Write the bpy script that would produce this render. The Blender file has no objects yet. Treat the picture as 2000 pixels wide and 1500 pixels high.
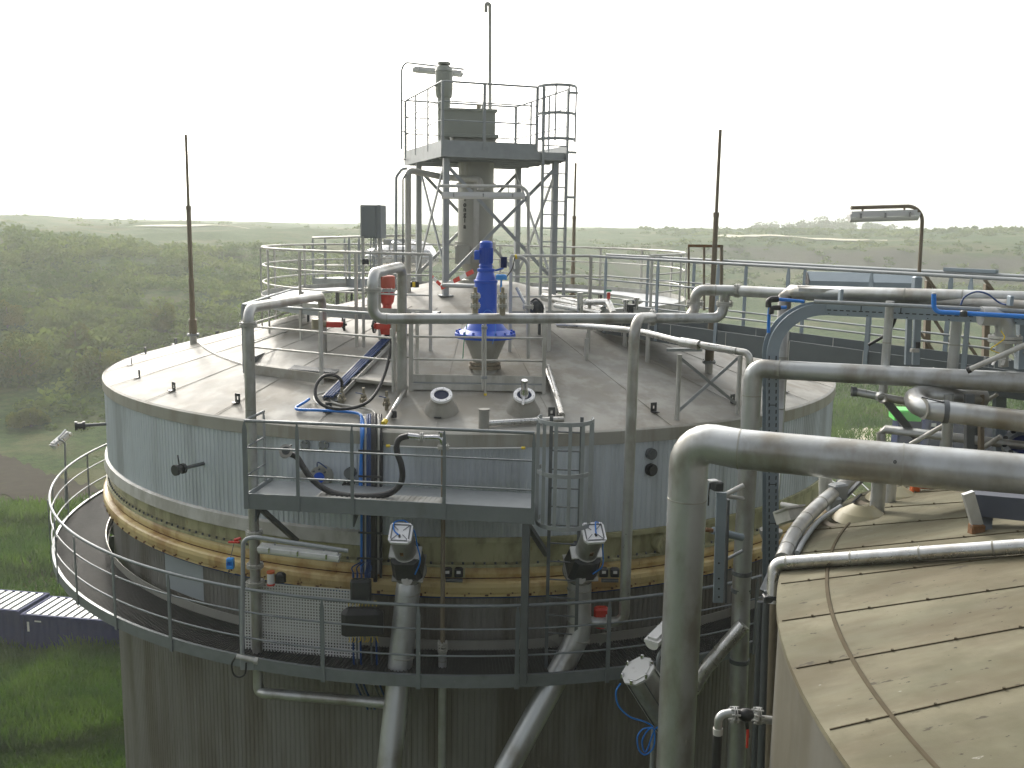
import bpy, math, random
import numpy as np
from mathutils import Vector, Matrix
random.seed(7); rng = np.random.default_rng(7)
PI = math.pi
scene = bpy.context.scene
COL = scene.collection
V = Vector

# ------------------------------------------------------------------ camera
CZ = 22.0
FPX, PITCH, ROLL = 1900.0, 0.1602, 0.0158
_c, _s = math.cos(PITCH), math.sin(PITCH)
_cr, _sr = math.cos(ROLL), math.sin(ROLL)
_up = V((0, _s, _c)); FWD = V((0, _c, -_s))
RGT = V((1, 0, 0)) * _cr + _up * _sr
UPV = _up * _cr - V((1, 0, 0)) * _sr
CAM = V((0, 0, CZ))
cd = bpy.data.cameras.new('Camera'); cam = bpy.data.objects.new('Camera', cd); COL.objects.link(cam)
m = Matrix((RGT, UPV, -FWD)).transposed().to_4x4(); m.translation = CAM
cam.matrix_world = m
cd.sensor_width = 36; cd.lens = 36 * FPX / 2000; cd.clip_start = .1; cd.clip_end = 8000
scene.camera = cam

# measuring helpers: a point seen in the survey photo at a known distance / height / surface
def ray(px, py): return (FWD + RGT * ((px - 1000) / FPX) + UPV * ((750 - py) / FPX))
def P(px, py, Y):
    d = ray(px, py); return CAM + d * (Y / d.y)
def PZ(px, py, z):
    d = ray(px, py); return CAM + d * ((z - CZ) / d.z)
T1 = V((-.883, 22.47, 0)); T2 = V((10.0, 5.76, 0)); RT = 8.0
RIM = CZ - 3.111; SLOPE = .262
def roofz(x, y, c=T1): return RIM + SLOPE * (RT - math.hypot(x - c.x, y - c.y))
def PR(px, py, c=T1):
    d = ray(px, py); t = 1.0
    for i in range(9000):
        p = CAM + d * t
        if p.z < roofz(p.x, p.y, c): return p
        t += .01
    return p
def PC(px, py, r):
    d = ray(px, py); a = d.x**2 + d.y**2; o = CAM - T1
    b = 2 * (o.x * d.x + o.y * d.y); c = o.x**2 + o.y**2 - r * r
    return CAM + d * ((-b - math.sqrt(max(0, b * b - 4 * a * c))) / (2 * a))
def onz(p, z): return V((p.x, p.y, z))
def pol(c, r, a, z): return V((c.x + r * math.cos(a), c.y + r * math.sin(a), z))

# ------------------------------------------------------------------ mesh builder
def frame(d):
    d = d.normalized(); u = V((0, 0, 1)) if abs(d.z) < .95 else V((0, 1, 0))
    a = d.cross(u).normalized(); return a, d.cross(a).normalized() * -1
class MB:
    def __init__(s): s.v = []; s.f = []; s.sm = []
    def add(s, vs, fs, smooth=False):
        o = len(s.v); s.v += [tuple(v) for v in vs]
        for f in fs: s.f.append([i + o for i in f]); s.sm.append(smooth)
        return s
    def box(s, c, sx, sy, sz, rz=0):
        ca, sa = math.cos(rz), math.sin(rz); c = V(c)
        return s.obox(c, V((ca, sa, 0)) * (sx / 2), V((-sa, ca, 0)) * (sy / 2), V((0, 0, sz / 2)))
    def obox(s, c, a, b, d, ch=0):
        c = V(c); vs = [c + a * i + b * j + d * k for k in (-1, 1) for j in (-1, 1) for i in (-1, 1)]
        return s.add(vs, [(0, 2, 3, 1), (4, 5, 7, 6), (0, 1, 5, 4), (2, 6, 7, 3), (0, 4, 6, 2), (1, 3, 7, 5)])
    def cbox(s, c, sx, sy, sz, rz=0, b=.02):
        # box with chamfered vertical and top edges
        ca, sa = math.cos(rz), math.sin(rz); c = V(c); pts = []
        def ringp(x, y, z, k):
            q = [(x - k, y), (x, y - k), (x, -y + k), (x - k, -y), (-x + k, -y), (-x, -y + k), (-x, y - k), (-x + k, y)]
            return [c + V((ca * i - sa * j, sa * i + ca * j, z)) for i, j in q]
        x, y, z = sx / 2, sy / 2, sz / 2
        rs = [ringp(x, y, -z, b), ringp(x, y, z - b, b), ringp(x - b, y - b, z, b * .6)]
        vs = sum(rs, []); fs = [tuple(range(8)), tuple(range(23, 15, -1))]
        for k in (0, 1):
            for i in range(8):
                j = (i + 1) % 8; fs.append((k * 8 + j, k * 8 + i, k * 8 + 8 + i, k * 8 + 8 + j))
        return s.add(vs, fs)
    def beam(s, p, q, w, h, up=None):
        p, q = V(p), V(q); d = (q - p); L = d.length; d.normalize()
        up = V(up) if up is not None else (V((0, 0, 1)) if abs(d.z) < .95 else V((0, 1, 0)))
        a = d.cross(up).normalized(); b = a.cross(d).normalized()
        return s.obox((p + q) / 2, a * (w / 2), b * (h / 2), d * (L / 2))
    def tube(s, pts, r, n=10, closed=False, cap=True):
        pts = [V(p) for p in pts]; N = len(pts)
        rr = r if isinstance(r, (list, tuple)) else [r] * N
        tang = []
        for i in range(N):
            a = pts[(i - 1) % N] if (closed or i > 0) else pts[i]
            b = pts[(i + 1) % N] if (closed or i < N - 1) else pts[i]
            t = b - a; tang.append(t.normalized() if t.length > 1e-9 else V((0, 0, 1)))
        a, b = frame(tang[0]); vs = []
        for i in range(N):
            t = tang[i]; a = (a - t * a.dot(t)).normalized(); b = t.cross(a)
            for k in range(n):
                th = 2 * PI * k / n; vs.append(pts[i] + a * (rr[i] * math.cos(th)) + b * (rr[i] * math.sin(th)))
        fs = []
        for i in range(N if closed else N - 1):
            o, o2 = i * n, ((i + 1) % N) * n
            for k in range(n):
                k2 = (k + 1) % n; fs.append((o + k, o + k2, o2 + k2, o2 + k))
        s.add(vs, fs, True)
        if cap and not closed:
            s.add(vs[:n], [tuple(range(n - 1, -1, -1))]); s.add(vs[-n:], [tuple(range(n))])
        return s
    def cyl(s, p, q, r, n=12): return s.tube([p, q], r, n)
    def hollow(s, p, q, r, ri, n=14):
        p, q = V(p), V(q); a, b = frame(q - p); R = []
        for (c, rad) in ((p, r), (q, r), (q, ri), (p, ri)):
            R.append([c + a * (rad * math.cos(2 * PI * k / n)) + b * (rad * math.sin(2 * PI * k / n)) for k in range(n)])
        for i in range(4):
            A, B = R[i], R[(i + 1) % 4]
            s.add(A + B, [(k, (k + 1) % n, n + (k + 1) % n, n + k) for k in range(n)], i % 2 == 0)
        return s
    def lathe(s, prof, c, n=32, a0=0, a1=2 * PI, smooth=True, d=None):
        c = V(c); full = abs(a1 - a0 - 2 * PI) < 1e-6; m_ = n if full else n + 1
        if d is not None: A, B = frame(V(d)); D = V(d).normalized()
        else: A, B, D = V((1, 0, 0)), V((0, 1, 0)), V((0, 0, 1))
        for (r0, z0), (r1, z1) in zip(prof[:-1], prof[1:]):
            vs = []
            for (r, z) in ((r0, z0), (r1, z1)):
                for i in range(m_):
                    t = a0 + (a1 - a0) * i / n; vs.append(c + A * (r * math.cos(t)) + B * (r * math.sin(t)) + D * z)
            s.add(vs, [(i, (i + 1) % m_, m_ + (i + 1) % m_, m_ + i) for i in range(n)], smooth)
        return s
    def flange(s, p, d, r, t=.05, n=20, bolts=8, gap=.01):
        p, d = V(p), V(d).normalized()
        for sg in (-1, 1): s.cyl(p + d * (sg * (gap / 2)), p + d * (sg * (t / 2 + gap / 2)), r, n)
        a, b = frame(d)
        for k in range(bolts):
            th = 2 * PI * (k + .5) / bolts; q = p + a * (r * .84 * math.cos(th)) + b * (r * .84 * math.sin(th))
            s.cyl(q - d * (t * .5 + gap / 2 + .025), q + d * (t * .5 + gap / 2 + .025), max(.009, r * .06), 6)
        return s
    def sheet(s, rows, smooth=True):
        m_ = len(rows[0]); vs = sum([list(r) for r in rows], [])
        fs = [(i * m_ + j, i * m_ + j + 1, (i + 1) * m_ + j + 1, (i + 1) * m_ + j) for i in range(len(rows) - 1) for j in range(m_ - 1)]
        return s.add(vs, fs, smooth)
    def sphere(s, c, r, n=10, sq=(1, 1, 1)):
        c = V(c); rows = []
        for i in range(n + 1):
            ph = -PI / 2 + PI * i / n
            rows.append([c + V((r * sq[0] * math.cos(ph) * math.cos(2 * PI * j / (2 * n)), r * sq[1] * math.cos(ph) * math.sin(2 * PI * j / (2 * n)), r * sq[2] * math.sin(ph))) for j in range(2 * n + 1)])
        return s.sheet(rows)
    def low(s):
        A = np.array(s.v); return V(((A[:, 0].min() + A[:, 0].max()) / 2, (A[:, 1].min() + A[:, 1].max()) / 2, A[:, 2].min()))

def bend(pts, r, n=7):
    pts = [V(p) for p in pts]; out = [pts[0]]
    for i in range(1, len(pts) - 1):
        a, b, c = pts[i - 1], pts[i], pts[i + 1]
        u, w = (a - b), (c - b); lu, lw = u.length, w.length; u.normalize(); w.normalize()
        ang = math.acos(max(-1, min(1, u.dot(w))))
        if ang > PI - .02: out.append(b); continue
        t = min(r / math.tan(ang / 2), lu * .49, lw * .49); rr = t * math.tan(ang / 2)
        bis = (u + w).normalized(); cen = b + bis * (rr / math.sin(ang / 2))
        p0, p1 = b + u * t, b + w * t; e0, e1 = p0 - cen, p1 - cen; tot = e0.angle(e1); ax = e0.cross(e1).normalized()
        for k in range(n + 1): out.append(cen + Matrix.Rotation(tot * k / n, 3, ax) @ e0)
    out.append(pts[-1]); return out
def smoothpath(pts, n=6):
    pts = [V(p) for p in pts]; q = [pts[0] * 2 - pts[1]] + pts + [pts[-1] * 2 - pts[-2]]; out = []
    for i in range(1, len(q) - 2):
        for k in range(n):
            t = k / n; a, b, c, d = q[i - 1], q[i], q[i + 1], q[i + 2]
            out.append(.5 * ((2 * b) + (c - a) * t + (2 * a - 5 * b + 4 * c - d) * t * t + (3 * b - a - 3 * c + d) * t**3))
    out.append(pts[-1]); return out

# ------------------------------------------------------------------ objects
def mesh_of(name, mb, mat, off):
    me = bpy.data.meshes.new(name); o = np.array(off)
    me.from_pydata((np.array(mb.v) - o).tolist(), [], mb.f)
    me.polygons.foreach_set('use_smooth', mb.sm); me.materials.append(mat); me.update()
    return me
def tag(o, label, cat, group=None):
    o['label'] = label; o['category'] = cat
    if group: o['group'] = group
    return o
def thing(name, label, cat, loc, group=None):
    o = bpy.data.objects.new(name, None); COL.objects.link(o); o.location = loc; o.empty_display_size = .2
    return tag(o, label, cat, group)
def part(name, mb, mat, parent, label=None):
    r = parent
    while r.parent: r = r.parent
    o = bpy.data.objects.new(name, mesh_of(name, mb, mat, r.location)); COL.objects.link(o); o.parent = parent
    if label: o['label'] = label
    return o
def solo(name, mb, mat, label, cat, group=None):
    loc = mb.low(); o = bpy.data.objects.new(name, mesh_of(name, mb, mat, loc)); COL.objects.link(o); o.location = loc
    return tag(o, label, cat, group)
def setting(name, mb, mat, kind='structure'):
    o = bpy.data.objects.new(name, mesh_of(name, mb, mat, (0, 0, 0))); COL.objects.link(o); o['kind'] = kind; return o
def dup(r, delta, label, group):
    c = r.copy(); COL.objects.link(c); c.location = r.location + delta; c['label'] = label; c['group'] = group
    for ch in list(r.children):
        d = ch.copy(); COL.objects.link(d); d.parent = c
        for g in list(ch.children):
            e = g.copy(); COL.objects.link(e); e.parent = d
    return c

# ------------------------------------------------------------------ materials
class NT:
    def __init__(s, mat): s.t = mat.node_tree; s.n = s.t.nodes; s.l = s.t.links; s.n.clear()
    def add(s, kind, **k):
        nd = s.n.new(kind)
        for a, b in k.items(): setattr(nd, a, b)
        return nd
    def link(s, a, b): s.l.new(a, b)
    def val(s, sock, v):
        if hasattr(v, 'is_linked') or hasattr(v, 'node'): s.link(v, sock)
        else: sock.default_value = v
    def noise(s, co, scale, detail=4, rough=.55, sc=None):
        if sc:
            mp = s.add('ShaderNodeMapping'); mp.inputs['Scale'].default_value = sc; s.link(co, mp.inputs['Vector']); co = mp.outputs[0]
        nd = s.add('ShaderNodeTexNoise'); nd.inputs['Scale'].default_value = scale; nd.inputs['Detail'].default_value = detail; nd.inputs['Roughness'].default_value = rough
        s.link(co, nd.inputs['Vector']); return nd.outputs['Fac']
    def ramp(s, f, a, b):
        nd = s.add('ShaderNodeMapRange'); nd.interpolation_type = 'SMOOTHSTEP'
        nd.inputs[1].default_value = a; nd.inputs[2].default_value = b; s.link(f, nd.inputs[0]); return nd.outputs[0]
    def mix(s, f, a, b):
        nd = s.add('ShaderNodeMix', data_type='RGBA'); s.val(nd.inputs[0], f)
        for sock, v in ((nd.inputs[6], a), (nd.inputs[7], b)):
            if isinstance(v, (tuple, list)): sock.default_value = (*v[:3], 1)
            else: s.link(v, sock)
        return nd.outputs[2]
    def math(s, op, a, b=None):
        nd = s.add('ShaderNodeMath', operation=op); s.val(nd.inputs[0], a)
        if b is not None: s.val(nd.inputs[1], b)
        return nd.outputs[0]
def sc(c, k): return tuple(min(1, x * k) for x in c)
def M(name, col, rough=.5, metal=0., var=.18, scale=2.5, stains=(), bump=.0, bscale=30, spec=.5, rvar=.15):
    """stains: (colour, noise scale, anisotropy, threshold lo, hi, strength)"""
    mt = bpy.data.materials.new(name); mt.use_nodes = True; t = NT(mt)
    out = t.add('ShaderNodeOutputMaterial'); b = t.add('ShaderNodeBsdfPrincipled'); t.link(b.outputs[0], out.inputs[0])
    co = t.add('ShaderNodeTexCoord').outputs['Object']
    n1 = t.noise(co, scale, 6, .6); c = t.mix(n1, sc(col, 1 - var), sc(col, 1 + var))
    for (scol, ssc, an, lo, hi, k) in stains:
        f = t.ramp(t.noise(co, ssc, 5, .6, an), lo, hi); f = t.math('MULTIPLY', f, k); c = t.mix(f, c, scol)
    t.link(c, b.inputs['Base Color']); b.inputs['Metallic'].default_value = metal
    r = t.math('ADD', t.math('MULTIPLY', t.math('SUBTRACT', t.noise(co, scale * 4, 3), .5), rvar * 2), rough)
    t.link(r, b.inputs['Roughness']); b.inputs['Specular IOR Level'].default_value = spec
    if bump:
        bp = t.add('ShaderNodeBump'); bp.inputs['Strength'].default_value = bump; bp.inputs['Distance'].default_value = .02
        t.link(t.noise(co, bscale, 4), bp.inputs['Height']); t.link(bp.outputs[0], b.inputs['Normal'])
    return mt
DROP = ((.75, .74, .68), 9, (1, 1, .14), .70, .73, .8)
DIRT = ((.16, .13, .08), 2.2, (1, 1, .5), .43, .63, .5)
BRN = (.13, .07, .03)
STEEL = M('brushed_stainless', (.50, .51, .50), .34, .6, .14, 3, (DIRT, DROP, ((.25, .22, .17), .9, (1, 1, 1), .43, .63, .45)), .06, 7)
STEEL2 = M('stainless_weathered', (.47, .485, .48), .36, .62, .15, 2.5, (((.15, .11, .05), 1.6, (1, 1, .5), .43, .63, .5), ((.7, .69, .62), 11, (1, 1, .12), .68, .71, .85), ((.20, .17, .11), .8, (1, 1, .6), .48, .7, .5)), .10, 9)
LAG = M('aluminium_lagging', (.60, .60, .58), .30, .9, .12, 4, (((.25, .22, .16), 3, (1, 1, 1), .43, .63, .4),))
GALV = M('galvanised_steel', (.30, .32, .325), .5, .25, .2, 6, (((.12, .12, .11), 3, (1, 1, .4), .55, .8, .5), ((.72, .72, .68), 14, (1, 1, .2), .72, .74, .7)))
GALVL = M('pale_galvanised_steel', (.50, .495, .46), .5, .2, .15, 5, (((.2, .18, .13), 3, (1, 1, .4), .43, .63, .4),))
GALVM = M('weathered_galvanised_steel', (.19, .21, .215), .5, .25, .2, 6, (((.10, .10, .09), 3, (1, 1, .4), .55, .8, .5), ((.7, .7, .66), 14, (1, 1, .2), .73, .75, .7)))
GALVD = M('dark_galvanised_steel', (.12, .13, .135), .55, .35, .25, 5, (((.55, .55, .52), 12, (1, 1, .15), .71, .73, .7),))
BLUEG = M('blue_grey_zinc_plate', (.24, .29, .325), .5, .25, .15, 4, (((.75, .74, .7), 8, (1, 1, .3), .72, .74, .8),))
GRATE = M('steel_grating', (.06, .06, .055), .65, .3, .3, 9)
ROOF1 = M('aluminium_roof_sheet', (.285, .278, .25), .70, .05, .14, .9, (((.22, .19, .14), .7, (1, 1, 1), .41, .62, .55), ((.27, .25, .2), 2.6, (1, 1, 1), .43, .63, .4), ((.46, .45, .41), 1.7, (1, 1, 1), .43, .63, .5), ((.2, .18, .14), 9, (1, 1, 1), .70, .76, .5)), .03, 6, .5, .1)
FASC = M('aluminium_fascia', (.36, .35, .31), .5, .2, .14, 1.2, (((.2, .17, .11), 3, (1, 1, .15), .43, .63, .4),))
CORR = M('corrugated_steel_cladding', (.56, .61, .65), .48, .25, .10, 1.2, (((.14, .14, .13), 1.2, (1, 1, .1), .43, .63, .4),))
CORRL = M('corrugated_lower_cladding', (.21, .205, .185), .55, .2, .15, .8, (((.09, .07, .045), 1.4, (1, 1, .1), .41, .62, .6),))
PATCH = M('smooth_cladding_panel', (.36, .40, .42), .5, .25, .06, 1)
CREAM = M('cream_painted_steel', (.40, .385, .215), .5, 0, .12, 2, (((.10, .09, .05), 4, (1, 1, .3), .43, .63, .5), ((.26, .12, .03), 6, (1, 1, .3), .66, .74, .7)))
YELL = M('yellow_painted_steel', (.60, .47, .21), .5, 0, .14, 1.5, (((.30, .14, .03), 2.0, (1, 1, .6), .43, .63, .65), ((.10, .05, .02), 8, (1, 1, .35), .64, .74, .6)))
RUST = M('rusted_steel', (.16, .075, .025), .8, 0, .45, 9, (((.04, .025, .015), 14, (1, 1, 1), .5, .62, .8),), .3, 40)
ROOF2 = M('stained_pale_roof_sheet', (.155, .148, .098), .8, .0, .22, 1.6, (((.085, .066, .038), .5, (.4, 1.2, 1), .40, .60, .65), ((.22, .20, .135), 1.0, (.35, 1.5, 1), .43, .63, .6), ((.09, .085, .05), 1.7, (1, 1, 1), .43, .63, .45), ((.11, .09, .055), 2.2, (.35, 1.5, 1), .43, .63, .5), ((.05, .042, .03), 9.0, (.45, 1.2, 1), .645, .70, .8), ((.03, .026, .02), 19, (.6, 1.2, 1), .665, .70, .9), ((.42, .41, .36), 8.3, (.5, 1.3, 1), .71, .76, .5)), .12, 14, .2)
WALL2 = M('smooth_tank_wall', (.13, .125, .105), .6, .15, .15, .7, (((.08, .07, .04), 1.2, (1, 1, .12), .41, .62, .6),))
BLUE = M('blue_machine_paint', (.004, .075, .50), .38, 0, .12, 4)
PANEL = M('dark_zinc_panel', (.10, .118, .122), .55, .15, .2, 3, (((.5, .5, .47), 5, (1, 1, .06), .66, .69, .7),))
TRAIL = M('trailer_blue_paint', (.004, .012, .06), .8, 0, .2, 1, (), 0, 30, .02)
SLATE = M('dark_slate_paint', (.035, .042, .06), .6, 0, .2, 2)
BLUED = M('dark_blue_paint', (.006, .014, .085), .7, 0, .3, 2, (((.04, .035, .04), 4, (1, 1, .3), .6, .8, .5),), 0, 30, .15)
BCABLE = M('blue_cable_sheath', (.02, .19, .62), .4, 0, .06, 3)
BCABLED = M('dark_blue_cable_sheath', (.010, .045, .16), .45, 0, .1, 3)
RED = M('red_valve_paint', (.52, .035, .02), .4, 0, .15, 5)
REDW = M('faded_red_paint', (.42, .07, .035), .5, 0, .2, 5)
BLACK = M('black_rubber', (.018, .018, .019), .5, 0, .25, 6)
DARK = M('dark_grey_enamel', (.045, .048, .05), .45, .2, .2, 4)
WHITE = M('white_plastic', (.62, .62, .60), .4, 0, .08, 4, (((.25, .24, .2), 7, (1, 1, .4), .6, .75, .5),))
WHITEB = M('bright_white_enamel', (.80, .80, .80), .3, 0, .03, 4)
GREYBOX = M('grey_cabinet_enamel', (.21, .225, .23), .5, .1, .08, 2)
LBLUE = M('light_blue_plastic', (.03, .27, .72), .4, 0, .08, 5)
YPLAST = M('yellow_plastic_cap', (.75, .55, .03), .5, 0, .05, 5)
ORANGE = M('orange_red_plastic', (.55, .12, .03), .5, 0, .1, 5)
GREEN = M('bright_green_paint', (.06, .50, .05), .5, 0, .1, 3)
GREENC = M('green_cable', (.03, .25, .12), .5, 0, .1, 3)
CHROME = M('polished_metal', (.62, .62, .62), .18, 1, .1, 5)
BRASS = M('grey_bronze_valve', (.30, .27, .20), .45, .6, .2, 8)
BRWN = M('weathered_brown_steel', (.20, .165, .115), .65, .25, .25, 6)
LENS = M('clear_lamp_cover', (.68, .68, .64), .15, 0, .05, 4)
GLASSD = M('dark_blue_sight_glass', (.008, .016, .05), .5, 0, .1, 3, (), 0, 30, .2)
SEAM = M('dark_sealed_seam', (.085, .07, .045), .9, 0, .3, 6, (), 0, 30, .1)
FOIL = M('crumpled_foil_wrap', (.62, .62, .61), .3, .8, .1, 3, (), .8, 5)
HOPP = M('olive_grey_steel', (.35, .345, .305), .5, .35, .14, 2, (((.13, .11, .07), 2.5, (1, 1, .25), .5, .75, .5),))
HOPPL = M('pale_grey_green_enamel', (.30, .315, .275), .5, .1, .1, 3)
PALE = M('pale_yellow_grp', (.36, .325, .2), .5, 0, .1, 3, (((.4, .25, .1), 4, (1, 1, 1), .55, .7, .4),))
INK = M('black_lettering', (.02, .02, .02), .6, 0, 0.02, 3)
TAPER = M('red_barrier_paint', (.58, .05, .03), .5, 0, .05, 3)
TAPEW = M('white_barrier_paint', (.75, .75, .72), .5, 0, .05, 3)
BARK = M('bark', (.09, .065, .045), .9, 0, .3, 8, (), .4)

# ------------------------------------------------------------------ shared builders
def pipe(name, label, pts, r, br=0, mat=STEEL, flanges=(), seams=(), cat='pipe', n=18, group=None, clamps=(), caps=True, body='pipe_run'):
    path = bend(pts, br) if br else [V(p) for p in pts]
    b = MB().tube(path, r, n, cap=caps)
    if not (flanges or seams or clamps): return solo(name, b, mat, label, cat, group)
    t = thing(name, label, cat, b.low(), group); part(body, b, mat, t)
    for f in flanges:
        p, d = V(f[0]), V(f[1]); part('flange', MB().flange(p, d, f[2] if len(f) > 2 else r * 1.62, .05), GALVL, t)
    for (p, d) in seams:
        d = V(d).normalized(); part('weld_seam', MB().cyl(V(p) - d * .008, V(p) + d * .008, r + .004, n), HOPP, t)
    for (p, d) in clamps:
        d = V(d).normalized(); part('clamp', MB().cyl(V(p) - d * .03, V(p) + d * .03, r + .014, n), GALVD, t)
    return t
def post_mb(p, top, along, w=.06, d=.018):
    # flat bar post with its top drawn in to a point under the handrail
    m_ = MB(); p, top = V(p), V(top); a = V(along).normalized(); a.z = 0; a.normalize(); u = (top - p); L = u.length; u.normalize()
    nrm = a.cross(u).normalized(); k = p + u * (L - .13)
    m_.obox((p + k) / 2, a * (w / 2), nrm * (d / 2), u * ((k - p).length / 2))
    A = [k + a * (i * w / 2) + nrm * (j * d / 2) for i, j in ((-1, -1), (1, -1), (1, 1), (-1, 1))]
    B = [top + a * (i * w / 6) + nrm * (j * d / 2) for i, j in ((-1, -1), (1, -1), (1, 1), (-1, 1))]
    m_.add(A + B, [(0, 1, 5, 4), (1, 2, 6, 5), (2, 3, 7, 6), (3, 0, 4, 7), (4, 5, 6, 7)])
    return m_
def rails(t, pts, heights, posts, mat, r=.022, rm=.014, closed=False, foot=0., pw=.06, mrl=None):
    """pts: deck-level polyline; heights: rail heights, first the handrail; posts: (point, along)"""
    for i, h in enumerate(heights):
        part('handrail' if i == 0 else 'mid_rail', MB().tube([V(p) + V((0, 0, h)) for p in pts], r if i == 0 else rm, 8, closed=closed), mat, t)
    for (p, al) in posts:
        part('post', post_mb(V(p) - V((0, 0, foot)), V(p) + V((0, 0, heights[0] - r * .5)), al, pw), mat, t)
def lamp(name, label, a, b, pole, mat=GALV, group='strip lights on gooseneck poles', w=.13, pr=.024, drop=.14):
    """strip light hung between a and b under a bent pole (pole: points, last run above the fitting)"""
    a, b = V(a), V(b); t = thing(name, label, 'lamp', V(pole[0]), group)
    part('lamp_pole', MB().tube(bend(pole, .22), pr, 10), mat, t)
    d = (b - a).normalized(); s = d.cross(V((0, 0, 1))).normalized(); u = s.cross(d)
    h = MB()
    for k, (ww, z0, z1) in enumerate(((w, .0, .045), (w * .62, .045, .085))):
        h.obox((a + b) / 2 + u * ((z0 + z1) / 2), s * (ww / 2), d * ((b - a).length / 2 - .03 * k), u * ((z1 - z0) / 2))
    hs = part('lamp_housing', h, WHITE, t)
    c = MB(); n = 8; rows = []
    for q, k in ((a + d * .01, 1), (b - d * .01, 1)):
        rows.append([q + s * (w * .46 * math.cos(PI + PI * i / n)) + u * (w * .42 * math.sin(PI + PI * i / n) - .002) for i in range(n + 1)])
    c.sheet(rows); c.add(rows[0], [tuple(range(n + 1))]); c.add(rows[1], [tuple(range(n, -1, -1))])
    part('lamp_cover', c, LENS, t)
    cl = MB()
    for f in (.15, .5, .85):
        q = a + (b - a) * f; cl.obox(q + u * .02, s * (w / 2 + .012), d * .012, u * .035)
    part('clip', cl, CHROME, hs)
    br = MB()
    for f in (.2, .8):
        q = a + (b - a) * f; br.beam(q + u * .08, q + u * (drop + .02), .02, .03)
    part('hanger', br, mat, t)
    return t
def cable(name, label, pts, r, mat, cat='cable', n=7, group=None, smooth=True):
    return solo(name, MB().tube(smoothpath(pts) if smooth else pts, r, n), mat, label, cat, group)
EXPO, HAZE = 0.50, 0.0008
# ------------------------------------------------------------------ sky, sun, air
SUN_EL, SUN_AZ = math.radians(27), math.radians(-22)      # azimuth from straight ahead, + to the right
w = bpy.data.worlds.new('World'); scene.world = w; w.use_nodes = True
nt = w.node_tree; bg = nt.nodes['Background']
sky = nt.nodes.new('ShaderNodeTexSky'); sky.sky_type = 'NISHITA'; sky.sun_disc = False
sky.sun_elevation = SUN_EL; sky.sun_rotation = SUN_AZ
sky.air_density = 1.0; sky.dust_density = 7.0; sky.ozone_density = .6; sky.altitude = 50
hs = nt.nodes.new('ShaderNodeHueSaturation'); hs.inputs['Saturation'].default_value = .32; hs.inputs['Value'].default_value = 1.0
nt.links.new(sky.outputs[0], hs.inputs['Color']); tc = nt.nodes.new('ShaderNodeTexCoord'); vd = nt.nodes.new('ShaderNodeVectorMath'); vd.operation = 'DOT_PRODUCT'
vd.inputs[1].default_value = (math.sin(SUN_AZ * .5), math.cos(SUN_AZ * .5), .15)
vr = nt.nodes.new('ShaderNodeMapRange'); vr.interpolation_type = 'SMOOTHSTEP'; vr.inputs[1].default_value = -.45; vr.inputs[2].default_value = .75; vr.inputs[4].default_value = 4.6
veil = nt.nodes.new('ShaderNodeMix'); veil.data_type = 'RGBA'; veil.blend_type = 'ADD'; veil.inputs[0].default_value = 1   # bright overcast veil on the sun's side of the sky
vc = nt.nodes.new('ShaderNodeCombineColor')
nt.links.new(tc.outputs['Generated'], vd.inputs[0]); nt.links.new(vd.outputs['Value'], vr.inputs[0])
for k_ in range(3): nt.links.new(vr.outputs[0], vc.inputs[k_])
nt.links.new(hs.outputs[0], veil.inputs[6]); nt.links.new(vc.outputs[0], veil.inputs[7]); nt.links.new(veil.outputs[2], bg.inputs['Color']); bg.inputs['Strength'].default_value = .15
sl = bpy.data.lights.new('Sun', 'SUN'); so = bpy.data.objects.new('Sun', sl); COL.objects.link(so)
sl.energy = 1.5; sl.angle = math.radians(4); sl.color = (1, .95, .86)
sdir = V((math.sin(SUN_AZ) * math.cos(SUN_EL), math.cos(SUN_AZ) * math.cos(SUN_EL), math.sin(SUN_EL)))
so.rotation_euler = sdir.to_track_quat('Z', 'Y').to_euler(); so.location = (0, 0, 60)
vs = scene.view_settings; vs.view_transform = 'Standard'; vs.look = 'None'; vs.gamma = 1; vs.exposure = EXPO

hz = MB().box((0, 640, 29), 2400, 1500, 62)
hzm = bpy.data.materials.new('morning_haze'); hzm.use_nodes = True; t_ = NT(hzm)
o_ = t_.add('ShaderNodeOutputMaterial'); v_ = t_.add('ShaderNodeVolumePrincipled'); t_.link(v_.outputs[0], o_.inputs['Volume'])
v_.inputs['Color'].default_value = (.90, .96, .88, 1); v_.inputs['Density'].default_value = HAZE; v_.inputs['Anisotropy'].default_value = .35
if HAZE > 0:
    ho = setting('haze', hz, hzm, 'stuff'); ho.display_type = 'WIRE'
scene.cycles.volume_bounces = 0; scene.cycles.max_bounces = 6; scene.cycles.transparent_max_bounces = 8

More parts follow.
